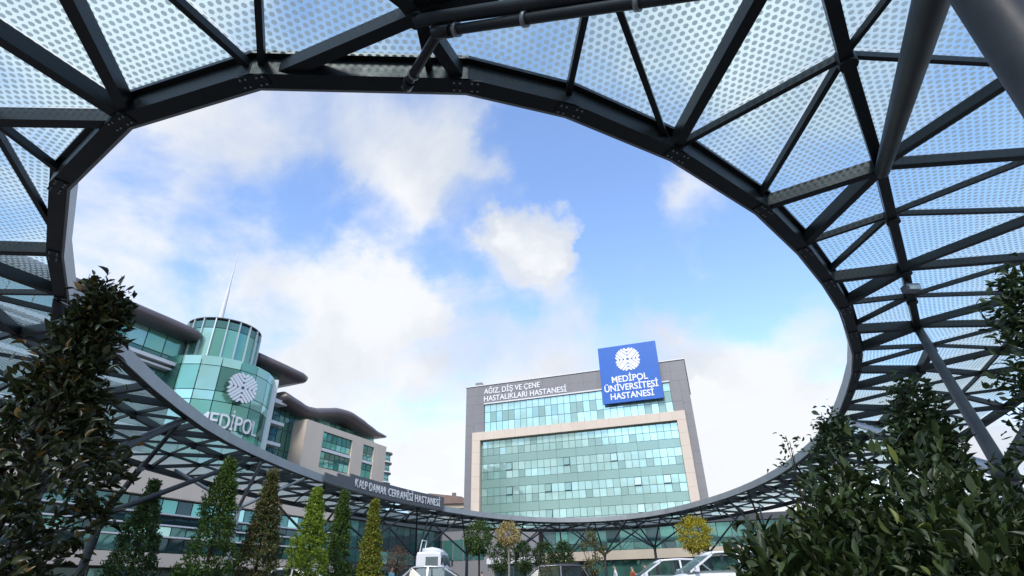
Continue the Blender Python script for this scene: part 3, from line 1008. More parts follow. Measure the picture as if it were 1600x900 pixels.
    lettering('lettering', 'HASTALIKLARI HASTANESİ', -25.35, -0.05, 28.42, 13.9, 0.88, 'sign_white', t, F1, 0.012)
    # roof sign
    s = thing('hospital_sign', 'large blue sign with white flower emblem on top of grey hospital block', 'sign', (F1 @ Vector((-8.3, -0.6, 25.4))))
    box('sign_panel', (-8.33, -0.5, 30.0), (8.9, 0.45, 9.0), 'sign_blue', s, F1)
    obj('emblem', emblem_mesh(2.0, 0.06, 'sign_white'), s, F1 @ Matrix.Translation((-8.35, -0.73, 32.1)))
    lettering('lettering', 'MEDİPOL', -8.4, -0.75, 28.62, 5.4, 0.95, 'sign_white', s, F1, 0.02, 0.05)
    lettering('lettering', 'ÜNİVERSİTESİ', -8.35, -0.75, 27.30, 8.0, 0.95, 'sign_white', s, F1, 0.02, 0.05)
    lettering('lettering', 'HASTANESİ', -8.35, -0.75, 26.02, 6.4, 0.92, 'sign_white', s, F1, 0.02, 0.05)
    for x in (-11.5, -5.2):
        box('sign_strut', (x, 0.4, 32.4), (0.18, 1.4, 0.18), 'galvanised', s, F1)

build_right_block()

def build_far_podium():
    Fp = frame(-A1, *(E1 * 73.0).xy)
    t = thing('podium_wing', 'low podium wing with beige band and green glass beyond the far canopy', 'building', (Fp @ Vector((-5, 0, 0.8))))
    B = lambda nm, x0, x1, y0, y1, z0, z1, m: box(nm, ((x0 + x1) / 2, (y0 + y1) / 2, (z0 + z1) / 2), (x1 - x0, y1 - y0, z1 - z0), m, t, Fp)
    B('core', -21, 34, 0.3, 7.0, 0.5, 8.5, 'dark_clad')
    B('beige_band', -21.1, 34.1, -0.45, 0.297, 4.3, 5.3, 'cream_dull')
    B('parapet', -21.1, 34.1, -0.3, 0.297, 7.9, 8.6, 'dark_clad')
    ch = chooser(('glass_podium', 5), ('glass_podium_dark', 2), ('glass_green_dark', 2))
    pane_grid(t, Fp, -21, 34, 34, [(6.2, 7.88, ch), (5.33, 6.2, ch)], 0.27, 'window_pane', 0.08, 5)
    pane_grid(t, Fp, -21, 34, 28, [(1.0, 4.25, chooser(('glass_podium_dark', 4), ('glass_green_dark', 3)))], 0.27, 'ground_pane', 0.1, 6)
    g = thing('entrance_block', 'plain grey wall block with dark doorway beside the podium wing', 'building', (Fp @ Vector((-31, 0, 0.8))))
    C = lambda nm, x0, x1, y0, y1, z0, z1, m: box(nm, ((x0 + x1) / 2, (y0 + y1) / 2, (z0 + z1) / 2), (x1 - x0, y1 - y0, z1 - z0), m, g, Fp)
    C('wall', -39, -21.6, 0.2, 7, 0.5, 8.4, 'grey_clad')
    C('doorway', -27.5, -22.5, 0.05, 0.198, 0.8, 4.2, 'frame_dark')
    C('door_leaf', -27.2, -25.1, 0.0, 0.047, 0.85, 3.8, 'glass_podium_dark')
    C('door_leaf', -24.9, -22.8, 0.0, 0.047, 0.85, 3.8, 'glass_podium_dark')
    C('fascia_board', -28.5, -22.0, -0.3, 0.197, 4.3, 5.0, 'white_trim')
    pane_grid(g, Fp, -38, -29, 6, [(4.8, 7.4, ch)], 0.17, 'window_pane', 0.12, 8)

build_far_podium()

# ---- left: glass drum with antenna, wings under rounded brown roofs
A2 = R(24)
N2 = Vector((math.cos(A2), -math.sin(A2), 0))
F2 = frame(math.pi / 2 - A2, *(N2 * -50).xy)

def roof_loft(name, stations, parent, y_nose=-1.0, y_back=7.0, th=1.25, mat='roof_brown'):
    """rounded-eaves roof swept along the facade: stations are (s, top z, thickness factor)"""
    v, f = [], []
    K = 9
    m = K + 2
    for s, zt, k in stations:
        r = th * k / 2
        v.append((s, y_back, zt))
        for i in range(K):
            a = math.pi / 2 + math.pi * i / (K - 1)
            v.append((s, y_nose + (1 - k) * 1.2 + r + 1.5 * r * math.cos(a), zt - r + r * math.sin(a)))
        v.append((s, y_back, zt - 2 * r))
    for j in range(len(stations) - 1):
        for i in range(m - 1):
            a = j * m + i
            f.append((a, a + 1, a + m + 1, a + m))
        f.append((j * m + m - 1, j * m, (j + 1) * m, (j + 1) * m + m - 1))
    f.append(tuple(range(m)))
    f.append(tuple(range((len(stations) - 1) * m, len(stations) * m))[::-1])
    me = mesh_from(name, v, f, mat, True)
    bm = bmesh.new(); bm.from_mesh(me); bmesh.ops.recalc_face_normals(bm, faces=bm.faces); bm.to_mesh(me); bm.free()
    return obj(name, me, parent, F2)

def build_left_block():
    t = thing('hospital_tower', 'green glass hospital with round drum, wavy brown roof and antenna', 'building', (F2 @ Vector((36, 5, 0.8))))
    B = lambda nm, x0, x1, y0, y1, z0, z1, m: box(nm, ((x0 + x1) / 2, (y0 + y1) / 2, (z0 + z1) / 2), (x1 - x0, y1 - y0, z1 - z0), m, t, F2)
    green = chooser(('glass_green', 4), ('glass_green_light', 3), ('glass_green_dark', 1.5))
    pale = chooser(('glass_green_light', 4), ('glass_green', 2))
    dark = chooser(('glass_green_dark', 3), ('glass_green', 1), ('glass_podium', 2))
    # left wing
    B('wall', 8, 33.2, 0.6, 9, 0.5, 23.6, 'mullion')
    pane_grid(t, F2, 8, 32.4, 13, [(21.75, 23.7, pale)], 0.5, 'wing_pane', 0.10, 51)
    pane_grid(t, F2, 8, 32.4, 13, [(21.0, 21.75, dark)], 0.5, 'wing_pane', 0.10, 52)
    B('ledge', 7.8, 32.6, -0.5, 0.59, 20.62, 20.95, 'white_trim')
    B('ledge', 7.8, 32.5, -0.2, 0.59, 20.2, 20.4, 'white_trim')
    for k in range(3):
        z = 20.15 - 3.5 * k
        pane_grid(t, F2, 8, 32.4, 13, [(z - 1.9, z, dark)], 0.5, 'wing_pane', 0.12, 53 + k)
        B('ledge', 7.8, 32.5, -0.1, 0.59, z - 2.4, z - 2.05, 'white_trim')
    roof_loft('roof', [(8, 24.9, 1), (16, 24.9, 1), (24, 24.9, 1), (30, 24.9, 1), (32.3, 24.85, 1), (32.9, 24.75, 0.85), (33.2, 24.6, 0.5)], t)
    for xm, hm in ((19.5, 1.6), (21.0, 1.2), (22.3, 1.4)):
        pm = F2 @ Vector((xm, 0.5, 24.85))
        tube('roof_mast', pm, pm + Vector((0, 0, hm)), 0.05, 'galvanised', t)
    # drum
    def drum(cx, cy, rad, a0, a1, n, rows, name, fin, zb, zt, seed):
        rng = random.Random(seed)
        for i in range(n):
            am = R(a0 + (a1 - a0) * (i + .5) / n); da = R((a1 - a0) / n)
            w = 2 * rad * math.tan(da / 2)
            for z0, z1, ch in rows:
                M = F2 @ Matrix.Translation((cx + rad * math.cos(am), cy + rad * math.sin(am), (z0 + z1) / 2)) @ Matrix.Rotation(am + math.pi / 2, 4, 'Z') @ Matrix.Rotation(R(rng.gauss(0, .2)), 4, 'X')
                obj(name, unit_box(ch(rng)), t, M @ Matrix.Diagonal((w - 0.08, 0.05, z1 - z0 - 0.07, 1)))
        if fin:
            for i in range(n + 1):
                a = R(a0 + (a1 - a0) * i / n)
                M = F2 @ Matrix.Translation((cx + (rad + .1) * math.cos(a), cy + (rad + .1) * math.sin(a), (zb + zt) / 2)) @ Matrix.Rotation(a, 4, 'Z')
                obj('fin', unit_box('mullion_light'), t, M @ Matrix.Diagonal((0.26, 0.10, zt - zb, 1)))

    def cyl(name, cx, cy, rad, z0, z1, mat, n=48):
        a = F2 @ Vector((cx, cy, z0)); b = F2 @ Vector((cx, cy, z1))
        return tube(name, a, b, rad, mat, t, 1.0, n)
    cyl('drum_core', 36.4, 0.4, 3.25, 6, 26.0, 'mullion')
    drum(36.4, 0.4, 3.5, -235, 5, 13, [(22.0, 25.3, chooser(('glass_green', 4), ('glass_green_light', 2))), (25.3, 26.15, chooser(('glass_podium', 1)))], 'drum_pane', True, 21.8, 26.3, 61)
    cyl('drum_cap', 36.4, 0.4, 3.66, 26.3, 26.42, 'grey_clad')
    cyl('screen_core', 37.0, 0.8, 5.35, 0.5, 21.6, 'mullion')
    rows = []
    for k in range(5):
        z = 21.75 - 3.4 * k
        rows += [(z - 0.95, z, pale), (z - 3.4, z - 0.95, green)]
    drum(37.0, 0.8, 5.6, -215, -15, 11, rows, 'screen_pane', False, 0, 0, 62)
    # upright end fin of the screen
    for a in (-48, -41):
        aa = R(a)
        box('screen_fin', (37 + 5.9 * math.cos(aa), 0.8 + 5.9 * math.sin(aa), 14.2), (0.5, 0.16, 15.0), 'mullion_light', t, F2, Matrix.Rotation(aa, 4, 'Z'))
    # antenna
    p0 = F2 @ Vector((35.9, 1.0, 26.4))
    m = tube('antenna', p0, p0 + Vector((0, 0, 5.2)), 0.30, 'white_trim', t, 0.55)
    tube('antenna_tip', p0 + Vector((0, 0, 5.2)), p0 + Vector((0, 0, 10.4)), 0.12, 'white_trim', m, 0.2)
    tube('antenna_base', p0 - Vector((0, 0, 0.05)), p0 + Vector((0, 0, 0.45)), 0.75, 'white_trim', m, 0.6)
    # emblem on the drum
    aa = R(-103)
    M = F2 @ Matrix.Translation((37 + 6.15 * math.cos(aa), 0.8 + 6.15 * math.sin(aa), 18.9)) @ Matrix.Rotation(aa + math.pi / 2, 4, 'Z')
    e = thing('emblem_sign', 'round silver flower emblem on the green glass drum', 'emblem', tuple(M.translation))
    obj('emblem', emblem_mesh(1.55, 0.22, 'letter_metal'), e, M)
    for i in range(3):
        box('bracket', (0.6 * (i - 1), 0.22, 0), (0.08, 0.4, 0.08), 'galvanised', e, M)
    w = thing('letter_sign', 'large silver capital letters across the green glass drum', 'sign', tuple((F2 @ Vector((36, -5.4, 16.0)))))
    for ch, a, ww in zip('MEDİPOL', (-129.5, -119.5, -110.5, -104, -98, -89, -79.5), (1.15, .72, .9, .27, .72, 1.0, .72)):
        me = text_mesh(ch, 1.0, 0.1, 'letter_metal', 0.01)
        xs = [v.co.x for v in me.vertices]
        me.transform(Matrix.Translation((-(max(xs) + min(xs)) / 2, 0, 0)))
        me.transform(Matrix.Diagonal((ww / (max(xs) - min(xs)), 1.35 / 0.69, 1, 1)))
        aa = R(a)
        obj('letter', me, w, F2 @ Matrix.Translation((37 + 6.0 * math.cos(aa), 0.8 + 6.0 * math.sin(aa), 14.85)) @ Matrix.Rotation(aa + math.pi / 2, 4, 'Z') @ STAND)
    # stub roof right of the drum and the glass below it
    roof_loft('roof', [(40.2, 25.25, 1), (44, 25.2, 1), (47, 25.1, 1), (47.9, 25.0, 0.8), (48.3, 24.75, 0.4)], t, -1.0, 4.0)
    B('wall', 40.5, 44.9, 0.6, 5, 20.9, 24.2, 'mullion')
    pane_grid(t, F2, 41, 44.9, 3, [(21.0, 24.1, pale)], 0.5, 'wing_pane', 0.1, 71)
    B('ledge', 41.5, 45.6, -0.8, 0.59, 20.45, 20.9, 'white_trim')
    B('wall', 41.2, 48.4, 0.6, 9, 0.5, 20.44, 'mullion')
    for k in range(5):
        z = 20.4 - 2.3 * k
        B('ledge', 42.4, 46.0, -0.5, 0.59, z - 2.2, z - 1.85, 'white_trim')
        pane_grid(t, F2, 42.2, 46.0, 4, [(z - 0.9, z, dark), (z - 1.8, z - 0.9, dark)], 0.5, 'bay_pane', 0.14, 72 + k)
        pane_grid(t, F2, 46.0, 48.4, 3, [(z - 2.3, z, dark)], 0.5, 'bay_pane', 0.12, 82 + k)
    # long wing under the wavy roof
    B('wall', 48.4, 64, 0.9, 9, 0.5, 20.2, 'mullion')
    pane_grid(t, F2, 45.5, 64, 18, [(19.2, 20.9, green), (17.4, 19.2, dark)], 0.75, 'wing_pane', 0.1, 91)
    st = []
    for i in range(27):
        s = 44.8 + 20.6 * i / 26
        zs = [(44.8, 22.0), (46.5, 21.7), (48.5, 21.3), (50.2, 21.45), (51.7, 21.9), (54, 22.5), (56.2, 22.65), (58.5, 22.3), (60.5, 21.8), (62.5, 21.5), (65.4, 21.45)]
        for (a, za), (b, zb) in zip(zs, zs[1:]):
            if a <= s <= b:
                u = (s - a) / (b - a); z = za + (zb - za) * (u * u * (3 - 2 * u) * .5 + u * .5)
        k = 1.0 if s < 61 else 1.0 - 0.75 * ((s - 61) / 4.4)
        st.append((s, z, k))
    roof_loft('roof', st, t, -1.2, 6.0, 1.3)
    # cream block with two tall windows
    def cream(x0, x1, z0, z1): B('cream_wall', x0, x1, -1.6, 0.7, z0, z1, 'cream')
    cream(48.3, 51.3, 0.5, 19.5); cream(56.75, 59.0, 0.5, 19.5); cream(61.3, 64.0, 0.5, 19.4)
    cream(51.3, 56.75, 18.75, 19.497); cream(59.0, 61.3, 18.75, 19.497); cream(51.3, 56.75, 0.5, 14.5); cream(59.0, 61.3, 0.5, 14.5)
    for x0, x1, n in ((51.32, 56.73, 6), (59.02, 61.28, 2)):
        B('window_back', x0, x1, -1.34, -1.25, 14.5, 18.75, 'mullion')
        pane_grid(t, F2, x0, x1, n, [(17.7, 18.7, dark), (16.9, 17.7, green), (15.6, 16.4, dark), (14.6, 15.6, green)], -1.38, 'window_pane', 0.1, 95 + n)
        B('window_sill', x0, x1, -1.56, -1.36, 16.45, 16.8, 'white_trim')
    # rounded balconies at the end
    for k in range(8):
        z = 18.6 - 1.35 * k
        cyl('balcony', 64.7, -0.3, 1.55, z, z + 0.22, 'white_trim', 28)
        cyl('balcony_glass', 64.7, -0.3, 1.3, z - 1.12, z - 0.01, 'glass_green_light', 28)

build_left_block()

def build_left_podium():
    Fp = frame(math.pi / 2 - A2, *(N2 * -40).xy)
    t = thing('podium_building', 'cream podium building with dark glass bands behind the left canopy', 'building', (Fp @ Vector((30, 0, 0.8))))
    B = lambda nm, x0, x1, y0, y1, z0, z1, m: box(nm, ((x0 + x1) / 2, (y0 + y1) / 2, (z0 + z1) / 2), (x1 - x0, y1 - y0, z1 - z0), m, t, Fp)
    B('core', 2, 46, 0.3, 9.2, 0.5, 10.0, 'dark_clad')
    B('cream_band', 1.9, 46.1, -0.35, 0.297, 7.55, 10.2, 'cream')
    B('cream_band', 1.9, 46.1, -0.5, 0.297, 3.1, 3.95, 'cream')
    ch = chooser(('glass_podium', 5), ('glass_podium_dark', 2), ('glass_green', 2), ('glass_teal', 0.8))
    dk = chooser(('glass_podium_dark', 4), ('glass_podium', 2))
    pane_grid(t, Fp, 2, 46, 36, [(6.55, 7.5, ch), (5.75, 6.4, dk), (4.0, 5.0, dk)], 0.26, 'window_pane', 0.08, 101)
    pane_grid(t, Fp, 2, 46, 36, [(5.0, 5.72, ch)], 0.26, 'lower_pane', 0.08, 102)
    for z in (6.45, 5.72, 4.98):
        B('ledge', 1.9, 46, -0.12, 0.29, z, z + 0.09, 'white_trim')
    pane_grid(t, Fp, 2, 46, 18, [(0.9, 3.0, dk)], 0.26, 'ground_pane', 0.1, 103)
    # link building further along, below the lettered rim
    l = thing('link_building', 'dark glazed link building behind the conical trees', 'building', (Fp @ Vector((62, 2, 0.8))))
    C = lambda nm, x0, x1, y0, y1, z0, z1, m: box(nm, ((x0 + x1) / 2, (y0 + y1) / 2, (z0 + z1) / 2), (x1 - x0, y1 - y0, z1 - z0), m, l, Fp)
    C('core', 46.4, 78, 2.3, 9.0, 0.5, 9.6, 'dark_clad')
    C('parapet', 46.3, 78, 1.9, 2.297, 8.4, 9.8, 'sign_grey')
    pane_grid(l, Fp, 46.5, 78, 22, [(5.6, 8.3, dk), (4.2, 5.5, ch)], 2.26, 'window_pane', 0.1, 104)
    pane_grid(l, Fp, 46.5, 78, 16, [(0.9, 4.0, dk)], 2.26, 'ground_pane', 0.1, 105)

build_left_podium()

def build_distant():
    t = thing('distant_house', 'small brick and cream roofline far behind the lettered canopy rim', 'house', (-17, 130, 0.8))
    box('wall', (-17, 132, 9.5), (13, 10, 17.4), 'cream_dull', t)
    prism('roof', [(-25, 18.2), (-9.5, 18.2), (-12, 19.6), (-19, 20.4), (-23, 19.8)], 126.5, 137.5, 'brick', t)
    for i in range(5):
        box('window', (-22 + 2.5 * i, 126.96, 16.4), (1.3, 0.1, 1.7), 'frame_dark', t)
    box('chimney', (-14, 130, 20.1), (0.9, 0.9, 1.6), 'brick', t)

build_distant()

# ------------------------------------------------------------------ vegetation
def leaf_template(big):
    if big:
        st = [(0.0, 0.0), (0.10, 0.10), (0.30, 0.40), (0.55, 0.50), (0.80, 0.30), (1.0, 0.0)]
    else:
        st = [(0.0, 0.0), (0.5, 0.5), (1.0, 0.0)]
    v, f = [], []
    for i, (x, w) in enumerate(st):
        z = -0.22 * x * x
        if w == 0:
            v.append((x, 0, z))
        else:
            v += [(x, -w, z + 0.30 * w), (x, 0, z), (x, w, z + 0.30 * w)]
    idx = [0]
    k = 1
    for i in range(1, len(st) - 1):
        if i == 1:
            f += [(0, 1, 2), (0, 2, 3)]
        else:
            f += [(k - 3, k, k + 1, k - 2), (k - 2, k + 1, k + 2, k - 1)]
        k += 3
    f += [(k - 3, k, k - 2), (k - 2, k, k - 1)]
    return np.array(v, float), f

LEAF_BIG, LEAF_SMALL = leaf_template(True), leaf_template(False)

def unit(a):
    return a / np.maximum(1e-9, np.linalg.norm(a, axis=-1, keepdims=True))

def leaf_bases(axis, nrm):
    axis = unit(axis)
    b = unit(np.cross(nrm, axis))
    n = np.cross(axis, b)
    return axis, b, n

def leaves_mesh(name, cen, axis, nrm, size, aspect, mat, tpl, rng):
    T, F = tpl
    a, b, n = leaf_bases(axis, nrm)
    Nn = len(cen); K = len(T)
    s = size[:, None, None]
    curl = rng.uniform(-0.3, 2.4, Nn)[:, None, None]; wid = (aspect * rng.uniform(0.7, 1.2, Nn))[:, None, None]; side = rng.normal(0, 0.12, Nn)[:, None, None]
    V = cen[:, None, :] + s * (T[None, :, 0:1] * a[:, None, :] + (wid * T[None, :, 1:2] + side * T[None, :, 0:1] ** 2) * b[:, None, :] + curl * T[None, :, 2:3] * n[:, None, :])
    V = V.reshape(-1, 3)
    me = bpy.data.meshes.new(name)
    me.vertices.add(len(V)); me.vertices.foreach_set('co', V.ravel())
    lv, ls, lt = [], [], []
    flat = [i for q in F for i in q]; lens = np.array([len(q) for q in F])
    loops = (np.array(flat)[None, :] + (np.arange(Nn) * K)[:, None]).ravel()
    tot = np.tile(lens, Nn); start = np.concatenate([[0], np.cumsum(tot)[:-1]])
    me.loops.add(len(loops)); me.loops.foreach_set('vertex_index', loops.astype(np.int32))
    me.polygons.add(len(tot)); me.polygons.foreach_set('loop_start', start.astype(np.int32)); me.polygons.foreach_set('loop_total', tot.astype(np.int32))
    at = me.attributes.new('rnd', 'FLOAT', 'POINT')
    at.data.foreach_set('value', np.repeat(rng.random(Nn), K).astype(np.float32))
    me.materials.append(MATS[mat])
    me.update(calc_edges=True); me.validate()
    return me

_leafobj = {}

def single_leaf(mat, aspect, k):
    key = (mat, aspect, k)
    if key not in _leafobj:
        rng = np.random.default_rng(100 + k)
        me = leaves_mesh('leaf', np.zeros((1, 3)), np.array([[1., 0, 0]]), np.array([[0, 0, 1.]]), np.ones(1), aspect, mat, LEAF_BIG, rng)
        _leafobj[key] = me
    return _leafobj[key]

def plant_leaves(root, cen, axis, nrm, size, aspect, mat, tpl, rng, indiv=0, name='crown', eye=(0, 0, 1.2)):
    """the crown as one mesh; the leaves nearest the viewer as leaves of their own"""
    if indiv:
        d = np.linalg.norm(cen - np.array(eye), axis=1)
        order = np.argsort(d)
        pick = order[:indiv * 2:2]
        keep = np.ones(len(cen), bool); keep[pick] = False
    else:
        keep = np.ones(len(cen), bool); pick = []
    crown = obj(name, leaves_mesh(name, cen[keep], axis[keep], nrm[keep], size[keep], aspect, mat, tpl, rng), root)
    crown['kind'] = 'stuff'
    if indiv:
        a, b, n = leaf_bases(axis, nrm)
        for j, i in enumerate(pick):
            M = Matrix(((a[i][0], b[i][0], n[i][0], cen[i][0]), (a[i][1], b[i][1], n[i][1], cen[i][1]), (a[i][2], b[i][2], n[i][2], cen[i][2]), (0, 0, 0, 1)))
            obj('leaf', single_leaf(mat, aspect, j % 5), crown, M @ Matrix.Scale(size[i], 4))
    return crown

def limb_mesh(name, paths, mat):
    """tapered round limbs: each path is a list of (point, radius)"""
    v, f = [], []
    n = 8
    for path in paths:
        base = len(v)
        for j, (p, r) in enumerate(path):
            p = Vector(p)
            q = Vector(path[min(j + 1, len(path) - 1)][0]) - Vector(path[max(j - 1, 0)][0])
            q.normalize()
            x = q.orthogonal().normalized(); y = q.cross(x)
            for k in range(n):
                a = 2 * math.pi * k / n
                v.append(p + (x * math.cos(a) + y * math.sin(a)) * r)
        for j in range(len(path) - 1):
            for k in range(n):
                a = base + j * n + k; b = base + j * n + (k + 1) % n
                f.append((a, b, b + n, a + n))
        f.append(tuple(range(base, base + n))[::-1]); f.append(tuple(range(base + (len(path) - 1) * n, base + len(path) * n)))
    return mesh_from(name, v, f, mat, True)

def crown_points(rng, N, shape, cx, cy, fill=0.45, clumps=60, clump_r=0.16):
    """points in a crown given by shape(z fraction, angle) -> (z, radius); grouped in clumps"""
    h = rng.random(clumps) ** 0.9
    th = rng.random(clumps) * 2 * np.pi
    rr = (fill + (1 - fill) * rng.random(clumps)) ** 0.5
    C = []
    for i in range(clumps):
        z, r = shape(h[i], th[i])
        C.append((cx + r * rr[i] * math.cos(th[i]), cy + r * rr[i] * math.sin(th[i]), z))
    C = np.array(C)
    w = rng.integers(0, clumps, N)
    P = C[w] + rng.normal(0, clump_r, (N, 3)) * np.array([1, 1, 0.9])
    out = P - np.array([cx, cy, 0]); out[:, 2] = 0
    out = unit(out)
    return P, out, C

def cone_tree(x, y, top, r0, label, mat, seed, N=9500, size=0.125):
    g = ground_z(y)
    rng = np.random.default_rng(seed)
    t = thing('conical_tree', label, 'tree', (x, y, g), 0, 'conical trees in a row')
    z0 = g + 0.55
    ph = rng.random(4) * 6.28
    ex = rng.uniform(0.75, 1.0); wa = rng.uniform(0.06, 0.13)
    def shape(h, a):
        wob = 1 + wa * math.sin(3 * a + ph[0] + 5 * h) + wa * math.sin(11 * h + 2 * a + ph[2]) + 0.06 * math.sin(7 * h * 3 + ph[1] + a)
        r = r0 * ((1 - h) ** ex) * (0.80 + 0.20 * min(1, h * 6)) * wob
        return z0 + (top - z0) * h, max(0.03, r)
    P, out, C = crown_points(rng, N, shape, x, y, 0.30, 620, 0.075)
    axis = out * 0.7 + rng.normal(0, 0.5, (N, 3)) + np.array([0, 0, 0.5])
    nrm = out + rng.normal(0, 0.5, (N, 3)) + np.array([0, 0, 0.5])
    plant_leaves(t, P, axis, nrm, size * rng.uniform(0.6, 1.25, N), 0.55, mat, LEAF_SMALL, rng)
    # dark core: twigs and inner branches
    paths = [[((x, y, g - 0.05), 0.09), ((x, y, g + 0.6), 0.075), ((x + 0.03, y, g + (top - g) * 0.6), 0.04), ((x, y, top - 0.25), 0.012)]]
    for i in range(26):
        h = 0.05 + 0.85 * i / 26; a = i * 2.4
        z, r = shape(h, a)
        paths.append([((x, y, z - 0.15), 0.02), ((x + 0.75 * r * math.cos(a), y + 0.75 * r * math.sin(a), z + 0.12), 0.006)])
    obj('trunk', limb_mesh('trunk', paths, 'bark'), t)

def ball_tree(name, x, y, cz, rx, rz, label, mat, seed, N=2600, size=0.12, cat='tree', group=None, fork=True, clumps=150, bark='bark', fill=0.3):
    g = ground_z(y)
    rng = np.random.default_rng(seed)
    t = thing(name, label, cat, (x, y, g), 0, group)
    ph = rng.random(3) * 6.28
    def shape(h, a):
        c = 2 * h - 1
        w = 1 + 0.12 * math.sin(3 * a + ph[0]) + 0.10 * math.sin(5 * h * 3 + a * 2 + ph[1])
        return cz + rz * c * (1 + 0.05 * math.sin(2 * a + ph[2])), rx * math.sqrt(max(0.02, 1 - c * c)) * w
    P, out, C = crown_points(rng, N, shape, x, y, fill, clumps, rx * 0.13)
    d = unit(P - np.array([x, y, cz]))
    axis = d + rng.normal(0, 0.6, (N, 3)); nrm = d + rng.normal(0, 0.6, (N, 3)) + np.array([0, 0, 0.6])
    plant_leaves(t, P, axis, nrm, size * rng.uniform(0.6, 1.25, N), 0.55, mat, LEAF_SMALL, rng)
    zf = cz - rz * 0.95
    paths = [[((x, y, g - 0.05), 0.075), ((x + 0.02, y, (g + zf) / 2), 0.06), ((x, y, zf), 0.05), ((x, y, cz), 0.025)]]
    for i in range(14):
        c = C[rng.integers(0, len(C))]
        paths.append([((x, y, zf - 0.1 + 0.02 * i), 0.025), (((x + c[0]) / 2 + 0.05, (y + c[1]) / 2, (zf + c[2]) / 2), 0.015), (tuple(c), 0.006)])
    obj('trunk', limb_mesh('trunk', paths, bark), t)

def tall_shrub(name, label, x, y, zs, mat, seed, N, size, aspect, indiv=0, clumps=90, clump_r=0.11, fill=0.3, cat='tree', group=None, bark='bark', stem=0.06):
    """zs: list of (z, radius, x offset) from low to high"""
    g = ground_z(y)
    rng = np.random.default_rng(seed)
    t = thing(name, label, cat, (x, y, g), 0, group)
    Z = [q[0] for q in zs]; Rr = [q[1] for q in zs]; DX = [q[2] for q in zs]
    ph = rng.random(3) * 6.28
    C = []
    for i in range(clumps):
        z = Z[0] + (Z[-1] - Z[0]) * rng.random() ** 0.95
        r = np.interp(z, Z, Rr) * (1 + 0.22 * math.sin(4 * z + ph[0]))
        a = rng.random() * 2 * np.pi
        q = math.sqrt(fill + (1 - fill) * rng.random())
        C.append((x + np.interp(z, Z, DX) + r * q * math.cos(a), y + r * q * math.sin(a), z))
    C = np.array(C)
    w = rng.integers(0, clumps, N)
    P = C[w] + rng.normal(0, clump_r, (N, 3))
    cx = x + np.interp(P[:, 2], Z, DX)
    out = np.stack([P[:, 0] - cx, P[:, 1] - y, np.zeros(N)], 1); out = unit(out)
    axis = out * 0.8 + rng.normal(0, 0.5, (N, 3)) + np.array([0, 0, 0.45])
    nrm = out * 0.5 + rng.normal(0, 0.45, (N, 3)) + np.array([0, 0, 0.8])
    plant_leaves(t, P, axis, nrm, size * rng.uniform(0.65, 1.2, N), aspect, mat, LEAF_BIG, rng, indiv)
    paths = [[((x, y, g - 0.05), stem), ((x + np.interp(1.5, Z, DX), y, 1.5), stem * 0.7), ((x + DX[-1], y, Z[-1] - 0.05), 0.003)]]
    for c in C[:int(clumps * 0.5)] if stem > 0.015 else C[:6]:
        z0 = max(g + 0.3, c[2] - 0.35)
        paths.append([((x + np.interp(z0, Z, DX), y, z0), min(0.012, stem * 0.3)), (tuple(c), min(0.004, stem * 0.15))])
    obj('trunk', limb_mesh('trunk', paths, bark), t)
    return t

def build_hedge():
    rng = np.random.default_rng(21)
    t = thing('hedge', 'big dark green broad-leaved hedge filling the lower right corner', 'hedge', (2.3, 3.3, 0))
    lumps = [(1.66, 3.75, 0.36, 1.62), (1.84, 3.45, 0.52, 1.80), (2.25, 3.30, 0.62, 1.90), (2.75, 3.25, 0.66, 1.84), (3.25, 3.2, 0.66, 1.76), (2.1, 2.75, 0.55, 1.42), (2.7, 2.65, 0.55, 1.46), (1.65, 3.05, 0.42, 1.32), (3.9, 3.1, 0.7, 1.75), (1.5, 3.4, 0.36, 1.45), (2.2, 3.9, 0.5, 1.80), (2.9, 3.8, 0.6, 1.80)]
    P, D = [], []
    per = 2500
    for cx, cy, r, zt in lumps:
        ph = rng.random(3) * 6.28
        d = unit(rng.normal(0, 1, (per, 3)))
        d[:, 2] = np.abs(d[:, 2]) * 0.9 - 0.25
        d = unit(d)
        rr = (0.55 + 0.45 * rng.random(per)) * (1 + 0.10 * np.sin(5 * d[:, 0] + ph[0]) + 0.10 * np.sin(6 * d[:, 2] + ph[1]) + 0.08 * np.sin(7 * d[:, 1] + ph[2]))
        zr = zt * 0.55
        P.append(np.stack([cx + d[:, 0] * r * rr, cy + d[:, 1] * r * rr, zt - zr + d[:, 2] * zr * rr], 1)); D.append(d)
    P = np.concatenate(P); D = np.concatenate(D)
    k = P[:, 2] > 0.25
    P, D = P[k], D[k]
    n = len(P)
    axis = D * 0.8 + rng.normal(0, 0.45, (n, 3)) + np.array([0, 0, 0.35])
    nrm = D * 0.5 + rng.normal(0, 0.4, (n, 3)) + np.array([0, 0, 0.9])
    plant_leaves(t, P, axis, nrm, 0.088 * rng.uniform(0.45, 1.35, n), 0.43, 'leaf_hedge', LEAF_BIG, rng, 280, 'foliage')
    paths = []
    for cx, cy, r, zt in lumps:
        for i in range(9):
            a = i * 2.4 + cx
            paths.append([((cx + 0.08 * math.cos(a), cy + 0.08 * math.sin(a), -0.03), 0.02), ((cx + 0.3 * r * math.cos(a), cy + 0.3 * r * math.sin(a), zt * 0.5), 0.013), ((cx + 0.5 * r * math.cos(a), cy + 0.5 * r * math.sin(a), zt * 0.75), 0.005)])
    obj('stems', limb_mesh('stems', paths, 'bark'), t)

